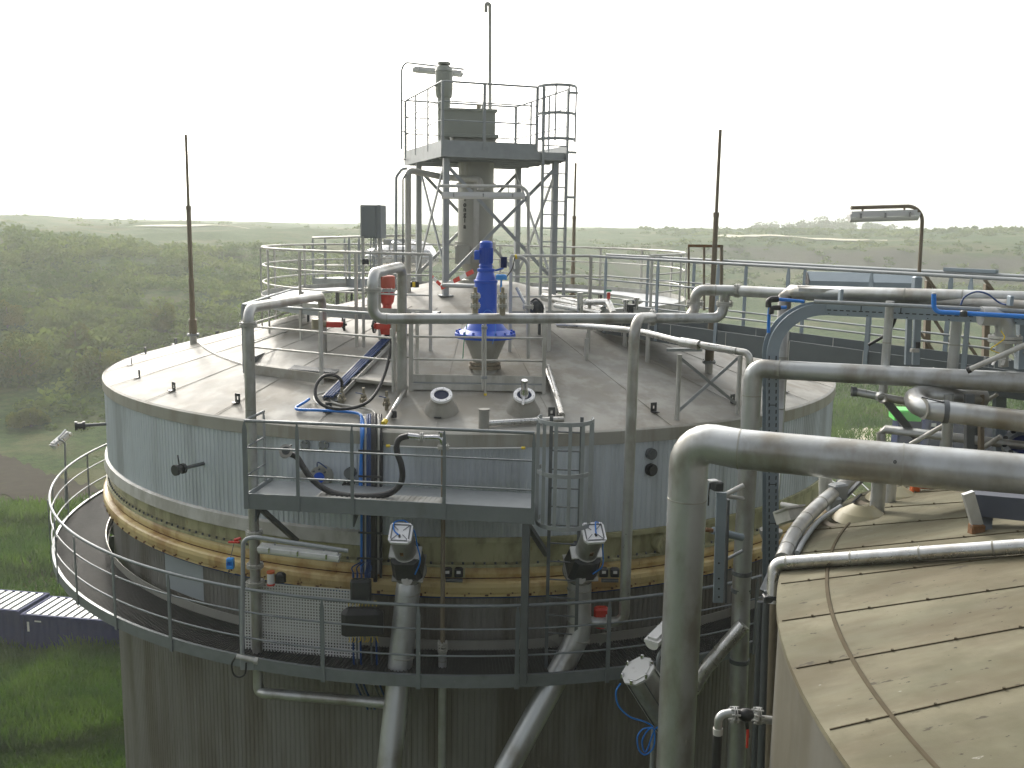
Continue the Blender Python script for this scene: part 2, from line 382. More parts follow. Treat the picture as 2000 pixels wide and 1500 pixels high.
# ------------------------------------------------------------------ ground
PROF = {-900: [(0, 0), (85, 0), (120, 3), (170, 12), (210, 19), (260, 22), (420, 23), (1400, 23)],
        0: [(0, 0), (112, .1), (128, 2.6), (165, 11), (205, 18.4), (235, 20.2), (300, 20.2), (420, 22.2), (700, 22.6), (1400, 22.2)],
        380: [(0, 0), (105, .1), (125, 2.5), (165, 10), (210, 16.5), (255, 18.6), (330, 20.), (600, 22.0), (1400, 22.2)],
        720: [(0, 0), (100, 0), (130, 3.5), (170, 9), (230, 16), (300, 19.3), (600, 21.8), (1400, 22.2)],
        1080: [(0, 0), (100, 0), (150, 5), (220, 10.5), (300, 16), (420, 20.2), (700, 21.8), (1400, 22.2)],
        1330: [(0, 0), (125, 0), (200, 1.2), (250, 3), (285, 7.2), (308, 10.), (328, 16.6), (345, 18.3), (420, 21.5), (700, 22), (1400, 22.2)],
        2000: [(0, 0), (125, 0), (200, .8), (250, 2.4), (285, 6.2), (300, 8.6), (322, 16.2), (340, 17.6), (420, 22.4), (440, 23), (800, 22.5), (1400, 22)],
        2900: [(0, 0), (125, 0), (200, 1), (280, 6), (320, 15), (420, 22), (1400, 22)]}
KS = sorted(PROF)
def vnoise(x, y, s, seed=0):
    r_ = np.random.default_rng(seed); T = r_.random((256, 256)); x = x / s; y = y / s
    xi = np.floor(x).astype(int); yi = np.floor(y).astype(int); fx = x - xi; fy = y - yi
    fx = fx * fx * (3 - 2 * fx); fy = fy * fy * (3 - 2 * fy)
    g = lambda a, b: T[a % 256, b % 256]
    return (g(xi, yi) * (1 - fx) + g(xi + 1, yi) * fx) * (1 - fy) + (g(xi, yi + 1) * (1 - fx) + g(xi + 1, yi + 1) * fx) * fy - .5
def gz(x, y):
    x = np.asarray(x, float); y = np.asarray(y, float); D = np.hypot(x, y)
    px = np.where(y > 1, 1000 + 1900 * x / np.maximum(y, 1), np.where(x < 0, -900, 2900)); px = np.clip(px, KS[0], KS[-1])
    Z = np.array([np.interp(D, [a for a, b in PROF[k]], [b for a, b in PROF[k]]) for k in KS])
    i = np.clip(np.searchsorted(KS, px) - 1, 0, len(KS) - 2); ks = np.array(KS); f = (px - ks[i]) / (ks[i + 1] - ks[i]); f = f * f * (3 - 2 * f)
    n = np.arange(x.size).reshape(x.shape); Zf = Z.reshape(len(KS), -1); i_ = i.ravel(); n_ = n.ravel()
    z = Zf[i_, n_] * (1 - f.ravel()) + Zf[i_ + 1, n_] * f.ravel(); z = z.reshape(x.shape)
    amp = np.clip((D - 105) / 60, 0, 1) * np.clip(1.6 - D / 600, .25, 1)
    return z + amp * (vnoise(x, y, 38, 1) * 3.2 + vnoise(x, y, 13, 2) * 1.6 + vnoise(x, y, 5, 3) * .6) + .12 * vnoise(x, y, 6, 4) * np.clip((D - 30) / 20, 0, 1)
def gz1(x, y): return float(gz(np.array([x]), np.array([y]))[0])
def pg(px, py):          # sight line onto the ground
    d = ray(px, py)
    for t in np.geomspace(25, 1300, 1500):
        p = CAM + d * float(t)
        if p.z < gz1(p.x, p.y): return p
    return p
RR = np.concatenate([np.array([0, 8, 16, 24]), np.geomspace(30, 1300, 330)])
AA = np.concatenate([np.linspace(-PI, -.85, 40)[:-1], np.linspace(-.85, .85, 520), np.linspace(.85, PI, 40)[1:]])
R_, A_ = np.meshgrid(RR, AA, indexing='ij'); X_ = R_ * np.sin(A_); Y_ = R_ * np.cos(A_)
keep = Y_ > -90; Zg = gz(X_, np.maximum(Y_, -90))
X_ = np.clip(X_, -1150, 1150); Y_ = np.clip(Y_, -90, 1340)
nr, na = X_.shape; idx = np.arange(nr * na).reshape(nr, na)
F = np.stack([idx[:-1, :-1], idx[:-1, 1:], idx[1:, 1:], idx[1:, :-1]], -1).reshape(-1, 4)
def np_mesh(name, Vv, Fq, smooth=False):
    me = bpy.data.meshes.new(name); me.vertices.add(len(Vv)); me.vertices.foreach_set('co', np.asarray(Vv, np.float32).ravel())
    n_, k = Fq.shape; me.loops.add(n_ * k); me.loops.foreach_set('vertex_index', Fq.astype(np.int32).ravel())
    me.polygons.add(n_); me.polygons.foreach_set('loop_start', np.arange(0, n_ * k, k, dtype=np.int32))
    me.polygons.foreach_set('use_smooth', np.full(n_, smooth)); me.update(calc_edges=True); me.validate(); return me
gm = bpy.data.materials.new('quarry_grassland'); gm.use_nodes = True; t_ = NT(gm)
o_ = t_.add('ShaderNodeOutputMaterial'); b_ = t_.add('ShaderNodeBsdfPrincipled'); t_.link(b_.outputs[0], o_.inputs[0])
co = t_.add('ShaderNodeTexCoord').outputs['Object']; ge = t_.add('ShaderNodeNewGeometry')
nz = t_.add('ShaderNodeSeparateXYZ'); t_.link(ge.outputs['Normal'], nz.inputs[0])
g1 = t_.mix(t_.ramp(t_.noise(co, .9, 8, .7), .35, .65), (.022, .052, .009), (.055, .092, .02))
g2 = t_.mix(t_.ramp(t_.noise(co, .045, 6, .65), .47, .62), g1, (.095, .10, .04))
g3 = t_.mix(t_.ramp(t_.noise(co, 2.6, 4, .6), .55, .75), g2, (.05, .045, .02))
ox_ = t_.add('ShaderNodeSeparateXYZ'); t_.link(co, ox_.inputs[0]); steep = t_.math('MULTIPLY', t_.ramp(nz.outputs['Z'], .985, .93), t_.math('ADD', t_.math('MULTIPLY', t_.ramp(ox_.outputs['X'], 5, 45), .95), .05))
rock = t_.mix(t_.noise(co, .35, 6, .7), (.06, .055, .042), (.12, .11, .09))
gx = t_.mix(t_.math('MULTIPLY', steep, t_.ramp(t_.noise(co, .06, 5, .6), .25, .5)), g3, rock)
t_.link(gx, b_.inputs['Base Color']); b_.inputs['Roughness'].default_value = 1; b_.inputs['Specular IOR Level'].default_value = .1
bp = t_.add('ShaderNodeBump'); bp.inputs['Strength'].default_value = .9; bp.inputs['Distance'].default_value = .5
t_.link(t_.noise(co, 1.6, 8, .75), bp.inputs['Height']); t_.link(bp.outputs[0], b_.inputs['Normal'])
me = np_mesh('ground', np.stack([X_, Y_, Zg], -1).reshape(-1, 3), F, True); me.materials.append(gm)
gnd = bpy.data.objects.new('ground', me); COL.objects.link(gnd); gnd['kind'] = 'structure'

GRAVEL = M('gravel_track', (.05, .042, .033), .95, 0, .3, 1.2, (((.07, .08, .03), 1.5, (1, 1, 1), .55, .75, .5), ((.055, .048, .038), 6, (1, 1, 1), .6, .75, .5)), .5, 20, .02)
CHALK = M('pale_chalk_path', (.55, .50, .38), .95, 0, .2, .3)
def ribbon(name, A, B, mat, lift=.08, nsub=24, nw=6):
    rows = []
    A = smoothpath([onz(p, 0) for p in A], nsub); B = smoothpath([onz(p, 0) for p in B], nsub)
    for i_, (a, b) in enumerate(zip(A, B)):
        row = []; e_ = (b - a).normalized(); wv = min(.9, (b - a).length * .12)
        a = a + e_ * (wv * (math.sin(i_ * .9) * .5 + random.uniform(-.5, .5))); b = b + e_ * (wv * (math.cos(i_ * .7) * .5 + random.uniform(-.5, .5)))
        for k in range(nw + 1):
            q = a + (b - a) * k / nw; row.append(V((q.x, q.y, gz1(q.x, q.y) + lift)))
        rows.append(row)
    return setting(name, MB().sheet(rows), mat)
ribbon('gravel_road', [PZ(x, y, 0) for x, y in ((-500, 830), (-200, 862), (0, 892), (95, 928), (215, 958), (420, 985))],
       [PZ(x, y, 0) for x, y in ((-500, 910), (-200, 940), (0, 970), (95, 995), (215, 1018), (420, 1040))], GRAVEL)
def far_path(name, pts, wd):
    A = []; B = []
    for (px, D) in pts:
        a = (px - 1000) / 1900; y = D / math.hypot(1, a); A.append(V((a * y, y, 0))); d2 = D + wd; y2 = d2 / math.hypot(1, a); B.append(V((a * y2, y2, 0)))
    return ribbon(name, A, B, CHALK, .45, 10, 3)
far_path('chalk_path', [(1385, 344), (1450, 344), (1530, 346), (1640, 350), (1720, 358)], 9)
far_path('chalk_path', [(255, 330), (330, 328), (450, 326), (560, 330), (660, 336)], 6)

# ------------------------------------------------------------------ vegetation
def leaf_mat(name, c1, c2, sc_=.35):
    mt = bpy.data.materials.new(name); mt.use_nodes = True; t = NT(mt)
    o = t.add('ShaderNodeOutputMaterial'); b = t.add('ShaderNodeBsdfPrincipled'); tl = t.add('ShaderNodeBsdfTranslucent'); ms = t.add('ShaderNodeMixShader'); ms.inputs[0].default_value = .5; t.link(b.outputs[0], ms.inputs[1]); t.link(tl.outputs[0], ms.inputs[2]); t.link(ms.outputs[0], o.inputs[0])
    c = t.add('ShaderNodeTexCoord').outputs['Object']
    f = t.ramp(t.noise(c, sc_, 5, .7), .32, .68); cm = t.mix(f, c1, c2); t.link(cm, b.inputs['Base Color']); t.link(cm, tl.inputs['Color'])
    b.inputs['Roughness'].default_value = .85; b.inputs['Specular IOR Level'].default_value = .05
    return mt
LSCRUB = leaf_mat('scrub_leaves', (.05, .092, .016), (.145, .18, .04), .05)
LBUSH = leaf_mat('autumn_bush_leaves', (.07, .10, .012), (.15, .145, .026), .3)
LTREE = leaf_mat('pale_tree_leaves', (.07, .09, .035), (.14, .15, .06), .12)
LGRASS = leaf_mat('long_grass_blades', (.026, .072, .004), (.085, .15, .014), .12)
def clump(n, rx, rz, ls, lumps=6):
    """leaf quads spread through an uneven crown; returns (n,4,3)"""
    lc = rng.normal(size=(lumps, 3)); lc /= np.linalg.norm(lc, axis=1)[:, None]; lc *= rng.uniform(.25, .75, (lumps, 1)); lc[:, 2] = np.abs(lc[:, 2]) * .9
    lr = rng.uniform(.28, .5, lumps); k = rng.integers(0, lumps, n)
    d = rng.normal(size=(n, 3)); d /= np.linalg.norm(d, axis=1)[:, None]
    c = lc[k] + d * (lr[k] * rng.uniform(.55, 1.08, n) ** .6)[:, None]
    c = c * np.array([rx, rx, rz]); c[:, 2] = np.abs(c[:, 2])
    a = rng.normal(size=(n, 3)); a /= np.linalg.norm(a, axis=1)[:, None]; b = np.cross(a, rng.normal(size=(n, 3))); b /= np.linalg.norm(b, axis=1)[:, None]
    s = (ls * rng.uniform(.5, 1.3, n))[:, None]; a = a * s; b = b * s * .6
    return np.stack([c - a, c + b, c + a, c - b], 1)
def leaf_obj(name, Q, mat, parent=None, loc=(0, 0, 0), kind=None):
    Vv = Q.reshape(-1, 3) - np.array(loc); Fq = np.arange(len(Vv)).reshape(-1, 4)
    me = np_mesh(name, Vv, Fq); me.materials.append(mat); o = bpy.data.objects.new(name, me); COL.objects.link(o)
    if parent: o.parent = parent
    if kind: o['kind'] = kind
    return o
# scrub: low growth nobody could count, all over the quarry slopes
Q = []
def scatter(n, pxr, Dr, dens, size, nl, ls):
    protos = [clump(nl, 1, .75, ls) for _ in range(10)]; k = 0
    while k < n:
        px = rng.uniform(*pxr); D = math.exp(rng.uniform(math.log(Dr[0]), math.log(Dr[1]))); a = (px - 1000) / 1900; y = D / math.hypot(1, a); x = a * y
        if float(vnoise(np.array([x]), np.array([y]), 22, 9)[0]) + .5 < rng.uniform(0, 1) * (1 - dens): continue
        s = rng.uniform(.5, 1.25) * size; q = protos[rng.integers(10)] * s * np.array([1, 1, rng.uniform(.6, 1.1)])
        th = rng.uniform(0, 2 * PI); R = np.array([[math.cos(th), -math.sin(th), 0], [math.sin(th), math.cos(th), 0], [0, 0, 1]])
        Q.append(q @ R.T + np.array([x, y, gz1(x, y) - .15 * s])); k += 1
scatter(1250, (-150, 800), (114, 240), .15, 1.7, 90, .20)
scatter(330, (-150, 800), (114, 225), .3, 3.9, 230, .10)
scatter(60, (-150, 760), (130, 230), .3, 6.0, 420, .07)
scatter(420, (-150, 800), (105, 150), .1, 1.3, 80, .20)
scatter(330, (650, 1350), (150, 330), .1, 1.8, 60, .24)
scatter(420, (1150, 2150), (280, 345), .2, 1.9, 60, .26)
scatter(520, (1250, 2250), (395, 450), .5, 2.6, 60, .26)
scatter(300, (-150, 1250), (330, 600), .4, 2.0, 40, .3)
leaf_obj('scrub', np.concatenate(Q), LSCRUB, None, (0, 0, 0), 'stuff')
# bushes that stand out
def bush(x, y, w_, h_, label, mat=LBUSH, name='bush', cat='bush', group='rounded bushes on the quarry slope', trunk=.3, n=3600, ls=.19):
    z = gz1(x, y); t = thing(name, label, cat, (x, y, z), group)
    q = clump(n, w_ / 2, h_ * .85, 1, 9); q = q * 1.0
    c = q.mean(1, keepdims=True); q = c + (q - c) * (ls * max(1, w_ / 8)); q[:, :, 2] += h_ * .12; leaf_obj('crown', q + np.array([x, y, z]), mat, t, (x, y, z))
    tr = MB().tube([V((x, y, z - .3)), V((x + .1, y, z + h_ * .3)), V((x - .05, y, z + h_ * .6))], [w_ * .035, w_ * .026, w_ * .012], 7)
    for k in range(5):
        th = k * 1.3; tr.tube([V((x, y, z + h_ * (.15 + .06 * k))), V((x + math.cos(th) * w_ * .3, y + math.sin(th) * w_ * .3, z + h_ * (.42 + .06 * k)))], [w_ * .016, w_ * .006], 6)
    part('trunk', tr, BARK, t); return t
for (px, py, w_, h_, lab) in ((42, 745, 7.6, 6.2, 'large rounded yellow-green bush at the left edge of the picture'),
                              (196, 742, 6.8, 5.2, 'rounded russet bush just left of the domed tank roof'),
                              (148, 690, 5.2, 4.6, 'smaller olive bush behind and between the two rounded bushes'),
                              (322, 648, 5.6, 4.6, 'dull green bush on the slope left of the tall left mast'),
                              (15, 640, 6.0, 4.4, 'ochre bush higher on the slope at the left edge'),
                              (60, 835, 4.4, 2.6, 'low spreading dark bush just above the gravel track')):
    p = pg(px, py); bush(p.x, p.y, w_, h_, lab)
for k, (px, top, D, wd, lab) in enumerate(((1470, 431, 560, 15, 'pale hazy tree at the left end of the skyline copse'), (1497, 429, 570, 12, 'small pale tree second from the left on the skyline'),
        (1530, 431, 560, 13, 'low pale tree in the dip of the skyline copse'), (1560, 424, 575, 17, 'broad pale tree in the middle of the skyline copse'), (1590, 419, 585, 17, 'tall pale tree just left of the highest skyline crown'),
        (1617, 414, 580, 18, 'tallest pale tree of the copse on the right skyline'), (1645, 420, 590, 15, 'pale tree on the skyline below the left end of the strip light'), (1678, 430, 575, 16, 'pale skyline tree seen under the strip light'), (1712, 431, 580, 17, 'rounded pale tree at the right end of the skyline copse'))):
    a = (px - 1000) / 1900; x, y = a * D, D; z = gz1(x, y); hor = 442 + .0158 * (px - 1000); h_ = (hor - top) * D / 1900 + CZ - z
    bush(x, y, wd, h_, lab, LTREE, 'tree', 'tree', 'hazy trees on the right skyline', n=1300, ls=.3)
# long grass round the foot of the tank
def grass(n, pxr, pyr):
    px = rng.uniform(*pxr, n); py = rng.uniform(*pyr, n); out = []
    d = np.array([FWD])[0]; r_ = np.array(RGT); u_ = np.array(UPV)
    dd = np.array(FWD) + np.outer((px - 1000) / FPX, r_) + np.outer((750 - py) / FPX, u_); tt = -CZ / dd[:, 2]; g = dd * tt[:, None]
    x, y = g[:, 0], g[:, 1]; z = gz(x, y); D = np.hypot(x, y)
    ok = vnoise(x, y, 2.2, 21) + vnoise(x, y, .7, 22) > rng.uniform(-.75, .35, n); x, y, z, D = x[ok], y[ok], z[ok], D[ok]; m_ = len(x)
    h = rng.uniform(.2, .7, m_) * (1 + .9 * (vnoise(x, y, 5, 23) > .1)); wd = .022 * D / 40 + .012; th = rng.uniform(0, 2 * PI, m_); ln = rng.normal(size=(m_, 2)) * .35 * h[:, None]
    o = np.stack([x, y, z - .03], 1); s = np.stack([np.cos(th) * wd, np.sin(th) * wd, 0 * wd], 1); up = np.stack([ln[:, 0], ln[:, 1], h], 1)
    return np.stack([o - s, o + s, o + s * .25 + up, o - s * .25 + up], 1)
leaf_obj('long_grass', np.concatenate([grass(60000, (-120, 300), (1255, 1560)), grass(36000, (-120, 300), (985, 1240)), grass(26000, (1600, 2100), (745, 900))]), LGRASS, None, (0, 0, 0), 'stuff')

# ------------------------------------------------------------------ freight containers
def container(o, ax, L, label, w_=2.44, h_=2.12):
    ax = ax.normalized(); ay = V((-ax.y, ax.x, 0)); t = thing('freight_container', label, 'container', o, 'blue freight containers in the grass')
    up = V((0, 0, 1)); body = MB(); n = int(L / .28); prev = None
    def side(p0, d, ln, nrm):
        rows = [[], []]; k = int(ln / .14)
        for i in range(k + 1):
            off = -.036 if (i // 1) % 4 in (1, 2) else 0
            q = p0 + d * (ln * i / k) + nrm * off; rows[0].append(q + up * .16); rows[1].append(q + up * (h_ - .1))
        body.sheet(rows, False)
    side(o, ax, L, -ay * 1); side(o + ay * w_, ax, L, ay); side(o, ay, w_, -ax); side(o + ax * L, ay, w_, ax)
    part('side_wall', body, BLUED, t)
    fr = MB()
    for a, b in ((0, 0), (L, 0), (0, w_), (L, w_)): fr.beam(o + ax * a + ay * b, o + ax * a + ay * b + up * h_, .16, .16, ay)
    for b in (0, w_):
        for z in (.08, h_ - .06): fr.beam(o + ay * b + up * z, o + ay * b + ax * L + up * z, .12, .16)
    for a in (0, L):
        for z in (.08, h_ - .06): fr.beam(o + ax * a + up * z, o + ax * a + ay * w_ + up * z, .12, .16)
    part('frame', fr, BLUED, t)
    rf = MB(); rib = MB(); rows = [[], []]; k = int(L / .11)
    rf.obox(o + ax * L / 2 + ay * w_ / 2 + up * (h_ - .06), ax * (L / 2 - .07), ay * (w_ / 2 - .07), up * .02)
    m_ = int(L / .46)
    for i in range(m_):
        c = o + ax * (.3 + (L - .6) * i / (m_ - 1)) + ay * w_ / 2 + up * (h_ - .005)
        rib.obox(c, ax * .125, ay * (w_ / 2 - .09), up * .032)
    r0 = part('roof', rf, DARK, t); part('roof_rib', rib, GALV, r0)
    lb = MB().obox(o + ax * .35 - ay * .062 + up * (h_ - .62), ax * .06, ay * .004, up * .26); lb.obox(o + ax * .9 - ay * .062 + up * (h_ - .3), ax * .18, ay * .004, up * .035)
    part('marking', lb, WHITE, t); return t
c0 = PZ(48, 1276, 0); cx = (PZ(330, 1300, 0) - c0); container(c0, cx, 6.06, 'dark blue container with a pale ribbed roof, half hidden behind the tank')
c1 = c0 - cx.normalized() * 6.45 + V((0, .35, 0)); container(c1, cx, 6.06, 'dark blue container with a ribbed roof cut off by the left picture edge')
# ------------------------------------------------------------------ the near tank (in the middle of the picture)
def corr_ring(c, r, z0, z1, pitch, dep, a0=0, a1=2 * PI):
    n = int(abs(a1 - a0) * r / pitch); ang = []; rad = []
    for i in range(n):
        for f, q in ((0, 0), (.42, 0), (.54, -dep), (.88, -dep)): ang.append(a0 + (a1 - a0) * (i + f) / n); rad.append(r + q)
    ang.append(a1); rad.append(r); rows = [[], []]
    for a, q in zip(ang, rad): rows[0].append(pol(c, q, a, z0)); rows[1].append(pol(c, q, a, z1))
    return MB().sheet(rows, False)
H = lambda h: CZ - h
tank = thing('digester_tank', 'large round grey tank with conical roof and yellow ring in the picture middle', 'tank', (T1.x, T1.y, 0), 'round digester tanks')
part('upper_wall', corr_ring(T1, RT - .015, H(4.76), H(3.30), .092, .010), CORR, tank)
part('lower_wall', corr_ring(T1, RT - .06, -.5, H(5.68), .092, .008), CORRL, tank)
fa = MB().lathe([(RT + .006, H(3.325)), (RT + .014, H(3.325)), (RT + .014, RIM - .015), (RT - .02, RIM + .012)], T1, 220)
part('roof_fascia', fa, FASC, tank)
rows = []
nz_ = 256
rf = MB(); drum_r, drum_z = 2.45, roofz(T1.x + 2.45, T1.y)
for (ra, rb) in ((RT, 6.5), (6.5, 5), (5, 3.6), (3.6, 2.2), (2.2, 1.0)):
    rf.lathe([(ra, RIM + SLOPE * (RT - ra) - (.012 if ra == RT else 0)), (rb, RIM + SLOPE * (RT - rb))], T1, nz_)
TOPZ = RIM + SLOPE * 7
rf.lathe([(1.0, TOPZ), (0.01, TOPZ + .05)], T1, nz_)
# standing lap joints between the roof sheets
for k in range(26):
    a = 2 * PI * (k + .35) / 26
    p, q = pol(T1, 7.98, a, RIM + SLOPE * .02 + .006), pol(T1, 2.5, a, roofz(T1.x + 2.5, T1.y) + .006)
    rf.beam(p, q, .016, .006)
roof = part('roof', rf, ROOF1, tank)
lug = MB(); 
for k in range(26):
    a = 2 * PI * (k + .35) / 26; p = pol(T1, 7.45, a, RIM + SLOPE * .55); tn = V((-math.sin(a), math.cos(a), 0)); rd = V((math.cos(a), math.sin(a), 0))
    if -PI * 1.15 < a - 2 * PI < PI * .15 or True:
        lb = MB(); s = .055
        for (u0, u1, z0, z1) in ((-s, s, 0, .05), (-s, s, .1, .15), (-s, -.02, .05, .1), (.02, s, .05, .1)):
            lb.obox(p + tn * ((u0 + u1) / 2) + V((0, 0, (z0 + z1) / 2)), tn * ((u1 - u0) / 2), rd * .007, V((0, 0, (z1 - z0) / 2)))
        lb.obox(p + rd * .05, tn * s, rd * .05, V((0, 0, .006))); part('lifting_lug', lb, DARK, roof)
# skirt flashing on the left half, lip beam on the rest, cream and yellow ring girders
aL, aR = math.radians(95), math.radians(262)
part('drip_flashing', MB().lathe([(RT - .03, H(4.70)), (RT + .035, H(4.73)), (RT + .055, H(4.93)), (RT + .02, H(4.95))], T1, 130, aL, aR), GALVL, tank)
cr = MB().lathe([(RT - .05, H(4.765)), (RT + .02, H(4.765)), (RT + .02, H(4.845)), (RT - .10, H(4.85)), (RT - .10, H(5.19)), (RT + .03, H(5.195)), (RT + .03, H(5.235))], T1, 200)
cr.lathe([(RT + .03, H(5.235)), (RT - .06, H(5.238))], T1, 200)
rg = part('cream_ring_girder', cr, CREAM, tank)
ye = MB().lathe([(RT - .06, H(5.238)), (RT - .01, H(5.25)), (RT + .015, H(5.29)), (RT + .02, H(5.34)), (RT + .0, H(5.40)), (RT - .045, H(5.43)), (RT + .07, H(5.445)), (RT + .10, H(5.47)), (RT + .11, H(5.53)), (RT + .095, H(5.62)), (RT + .08, H(5.655)), (RT + .08, H(5.69)), (RT - .05, H(5.695))], T1, 200)
yg = part('yellow_ring_girder', ye, YELL, tank)
part('girder_joint', MB().lathe([(RT - .05, H(5.405)), (RT - .022, H(5.418)), (RT - .02, H(5.436)), (RT - .05, H(5.44))], T1, 200), RUST, yg)
bo = MB(); bo2 = MB(); bo3 = MB()
for k in range(300):
    a = 2 * PI * k / 300
    if math.sin(a) > .45: continue
    p = pol(T1, RT - .015, a, H(5.195)); bo.cyl(p, p + V((0, 0, .035)), .018, 6);
    if k % 2 == 0:
        q = pol(T1, RT + .075, a + .004, H(5.645)); rd = V((math.cos(a), math.sin(a), 0)); tn = V((-rd.y, rd.x, 0)); j = random.uniform(.6, 1.5)
        bo2.obox(q + rd * .012 + V((0, 0, -.015)), tn * (.018 * j), rd * .012, V((0, 0, .018 * random.uniform(.5, 1.2)))); bo2.cyl(pol(T1, RT + .06, a + .012, H(5.625)), pol(T1, RT + .112, a + .012, H(5.625)), .013, 6)
part('bolt_row', bo, GALVD, rg); part('rusted_bolt_row', bo2, RUST, yg)
part('blue_seal', MB().lathe([(RT - .02, H(5.696)), (RT + .04, H(5.70)), (RT + .04, H(5.728)), (RT - .06, H(5.73))], T1, 200), BCABLED, tank)
# smoother replacement panels on the lower wall
for (x0, x1) in ((318, 392),):
    A0 = PC(x0, 1120, RT); A1 = PC(x1, 1130, RT); a0 = math.atan2(A0.y - T1.y, A0.x - T1.x); a1 = math.atan2(A1.y - T1.y, A1.x - T1.x)
    part('wall_panel', MB().lathe([(RT - .052, H(5.66)), (RT - .052, H(6.40))], T1, 16, a0, a1), PATCH, tank)
# two angled sight-glass nozzles and a capped stub on the roof near its front edge
def sight(px, py, lamp_=False):
    p = PR(px, py); t = thing('sight_glass_nozzle', 'roof nozzle with round dark window in white ring, ' + ('chrome lamp across it' if lamp_ else 'left of capped stub'), 'nozzle', p, 'round sight glasses at the roof front')
    d = V((0.02, -.52, .85)).normalized(); c = p + V((0, .10, -.06))
    part('cone', MB().lathe([(.30, -.02), (.26, .12), (.165, .34), (.155, .40)], c, 28, d=d), ROOF1, t)
    f = c + d * .40; part('glass', MB().cyl(f - d * .01, f + d * .025, .118, 24), GLASSD, t)
    rg_ = part('window_ring', MB().hollow(f, f + d * .045, .172, .118, 28), WHITEB, t)
    A, B = frame(d); s_ = MB()
    for k in range(8): q = f + A * .147 * math.cos(k * PI / 4 + .2) + B * .147 * math.sin(k * PI / 4 + .2); s_.cyl(q, q + d * .055, .010, 6)
    part('ring_bolt', s_, CHROME, rg_)
    if lamp_:
        q = f + d * .05 + V((0, -.02, 0)); part('lamp', MB().lathe([(.0, .25), (.05, .25), (.055, .22), (.05, .1), (.07, .02), (.07, -.04), (.03, -.06)], q, 18, d=V((.0, -.3, .95))), CHROME, t)
        part('lamp_arm', MB().beam(q + V((0, -.02, .02)), q + V((-.02, -.16, -.14)), .04, .015), CHROME, t)
    return t
sight(862, 806); sight(1022, 806, True)
p = PR(945, 838); solo('stub_pipe', MB().cyl(p - V((0, 0, .08)), p + V((0, 0, .30)), .083, 20).cyl(p + V((0, 0, .30)), p + V((0, 0, .315)), .09, 20), ROOF1, 'short capped stub pipe standing on the roof edge between the two sight glasses', 'pipe')
# stop-cock stubs on the wall
def wall_cock(px, py, label, lever=True):
    p = PC(px, py, RT - .03); rd = (p - T1); rd.z = 0; rd.normalize(); t = thing('drain_valve', label, 'valve', p, 'small valves on the tank wall')
    q = p + rd * .42; part('stub', MB().cyl(p, q, .032, 12), GALVD, t)
    tn = V((-rd.y, rd.x, 0)); part('valve_body', MB().cyl(q - rd * .02, q + rd * .03, .085, 16).cyl(q + rd * .03, q + rd * .12, .06, 14).cyl(q + rd * .12, q + rd * .17, .09, 16), DARK, t)
    if lever: part('lever', MB().tube([q + rd * .08, q + rd * .08 + V((0, 0, .1)), q + rd * .05 - tn * .06 + V((0, 0, .22))], .012, 7), DARK, t)
    return t
wall_cock(398, 905, 'dark wall valve with an upright lever on the plain left wall of the tank')
wall_cock(209, 828, 'dark flanged valve sticking out at the left edge of the tank wall', False)
# two round blank covers on the right wall
for (px, py, r_, lab, mm) in ((1271, 886, .092, 'round grey cover plate, upper of two on the ribbed wall', GALVD), (1271, 917, .10, 'round black port, lower of two on the ribbed wall', BLACK)):
    p = PC(px, py, RT); rd = (p - T1); rd.z = 0; rd.normalize()
    cp = MB().cyl(p - rd * .03, p + rd * .05, r_, 24).cyl(p + rd * .05, p + rd * .075, r_ * .72, 20)
    for k in range(6): tn = V((-rd.y, rd.x, 0)); q = p + tn * (r_ * .85 * math.cos(k * PI / 3)) + V((0, 0, r_ * .85 * math.sin(k * PI / 3))); cp.cyl(q, q + rd * .06, .009, 6)
    solo('wall_port', cp, mm, lab, 'port', 'round ports in the ribbed wall')
p = PC(1293, 1062, RT); rd = (p - T1); rd.z = 0; rd.normalize(); solo('blind_flange', MB().cyl(p - rd * .15, p + rd * .10, .15, 28).cyl(p + rd * .10, p + rd * .12, .10, 24), CREAM, 'large cream blind flange on the ring girder behind the thick front pipe', 'flange')

# ------------------------------------------------------------------ lower gallery walkway
RG = 9.108; zt = H(6.50); zb = H(6.69); zr = H(5.43)
t = thing('gallery_walkway', 'curved steel walkway with triple handrails running round the tank below its yellow ring', 'walkway', (T1.x, T1.y - RG, zb))
a0, a1 = math.radians(100), math.radians(372); NS = 150
arc = lambda r, z: [pol(T1, r, a0 + (a1 - a0) * i / NS, z) for i in range(NS + 1)]
dk = MB().lathe([(RT + .05, zt - .06), (RG - .02, zt - .06)], T1, NS, a0, a1, False)
dk.lathe([(RT + .05, zt - .09), (RG - .02, zt - .09)], T1, NS, a0, a1, False)
for k in range(int((a1 - a0) * RG / .055)):
    a = a0 + .055 * k / RG; dk.beam(pol(T1, RT + .06, a, zt - .052), pol(T1, RG - .03, a, zt - .052), .012, .016)
part('grating', dk, GRATE, t)
part('edge_beam', MB().lathe([(RG - .05, zt), (RG, zt), (RG, zb), (RG - .05, zb)], T1, NS, a0, a1, True), GALVM, t)
part('inner_kerb', MB().lathe([(RT + .10, zt - .06), (RT + .10, zt + .10), (RT + .085, zt + .10), (RT + .085, zt - .06)], T1, NS, a0, a1), HOPP, t)
for i, (z, rr) in enumerate(((zr, .026), (H(5.79), .015), (H(6.20), .015))):
    part('handrail' if i == 0 else 'mid_rail', MB().tube(arc(RG - .02, z), rr, 8), GALVM, t)
PA = [math.atan2(q.y - T1.y, q.x - T1.x) for q in (PZ(x, y, zr) for x, y in ((145, 1046), (217, 1086), (325, 1122), (470, 1150), (630, 1170), (818, 1181), (1010, 1179), (1190, 1173)))]
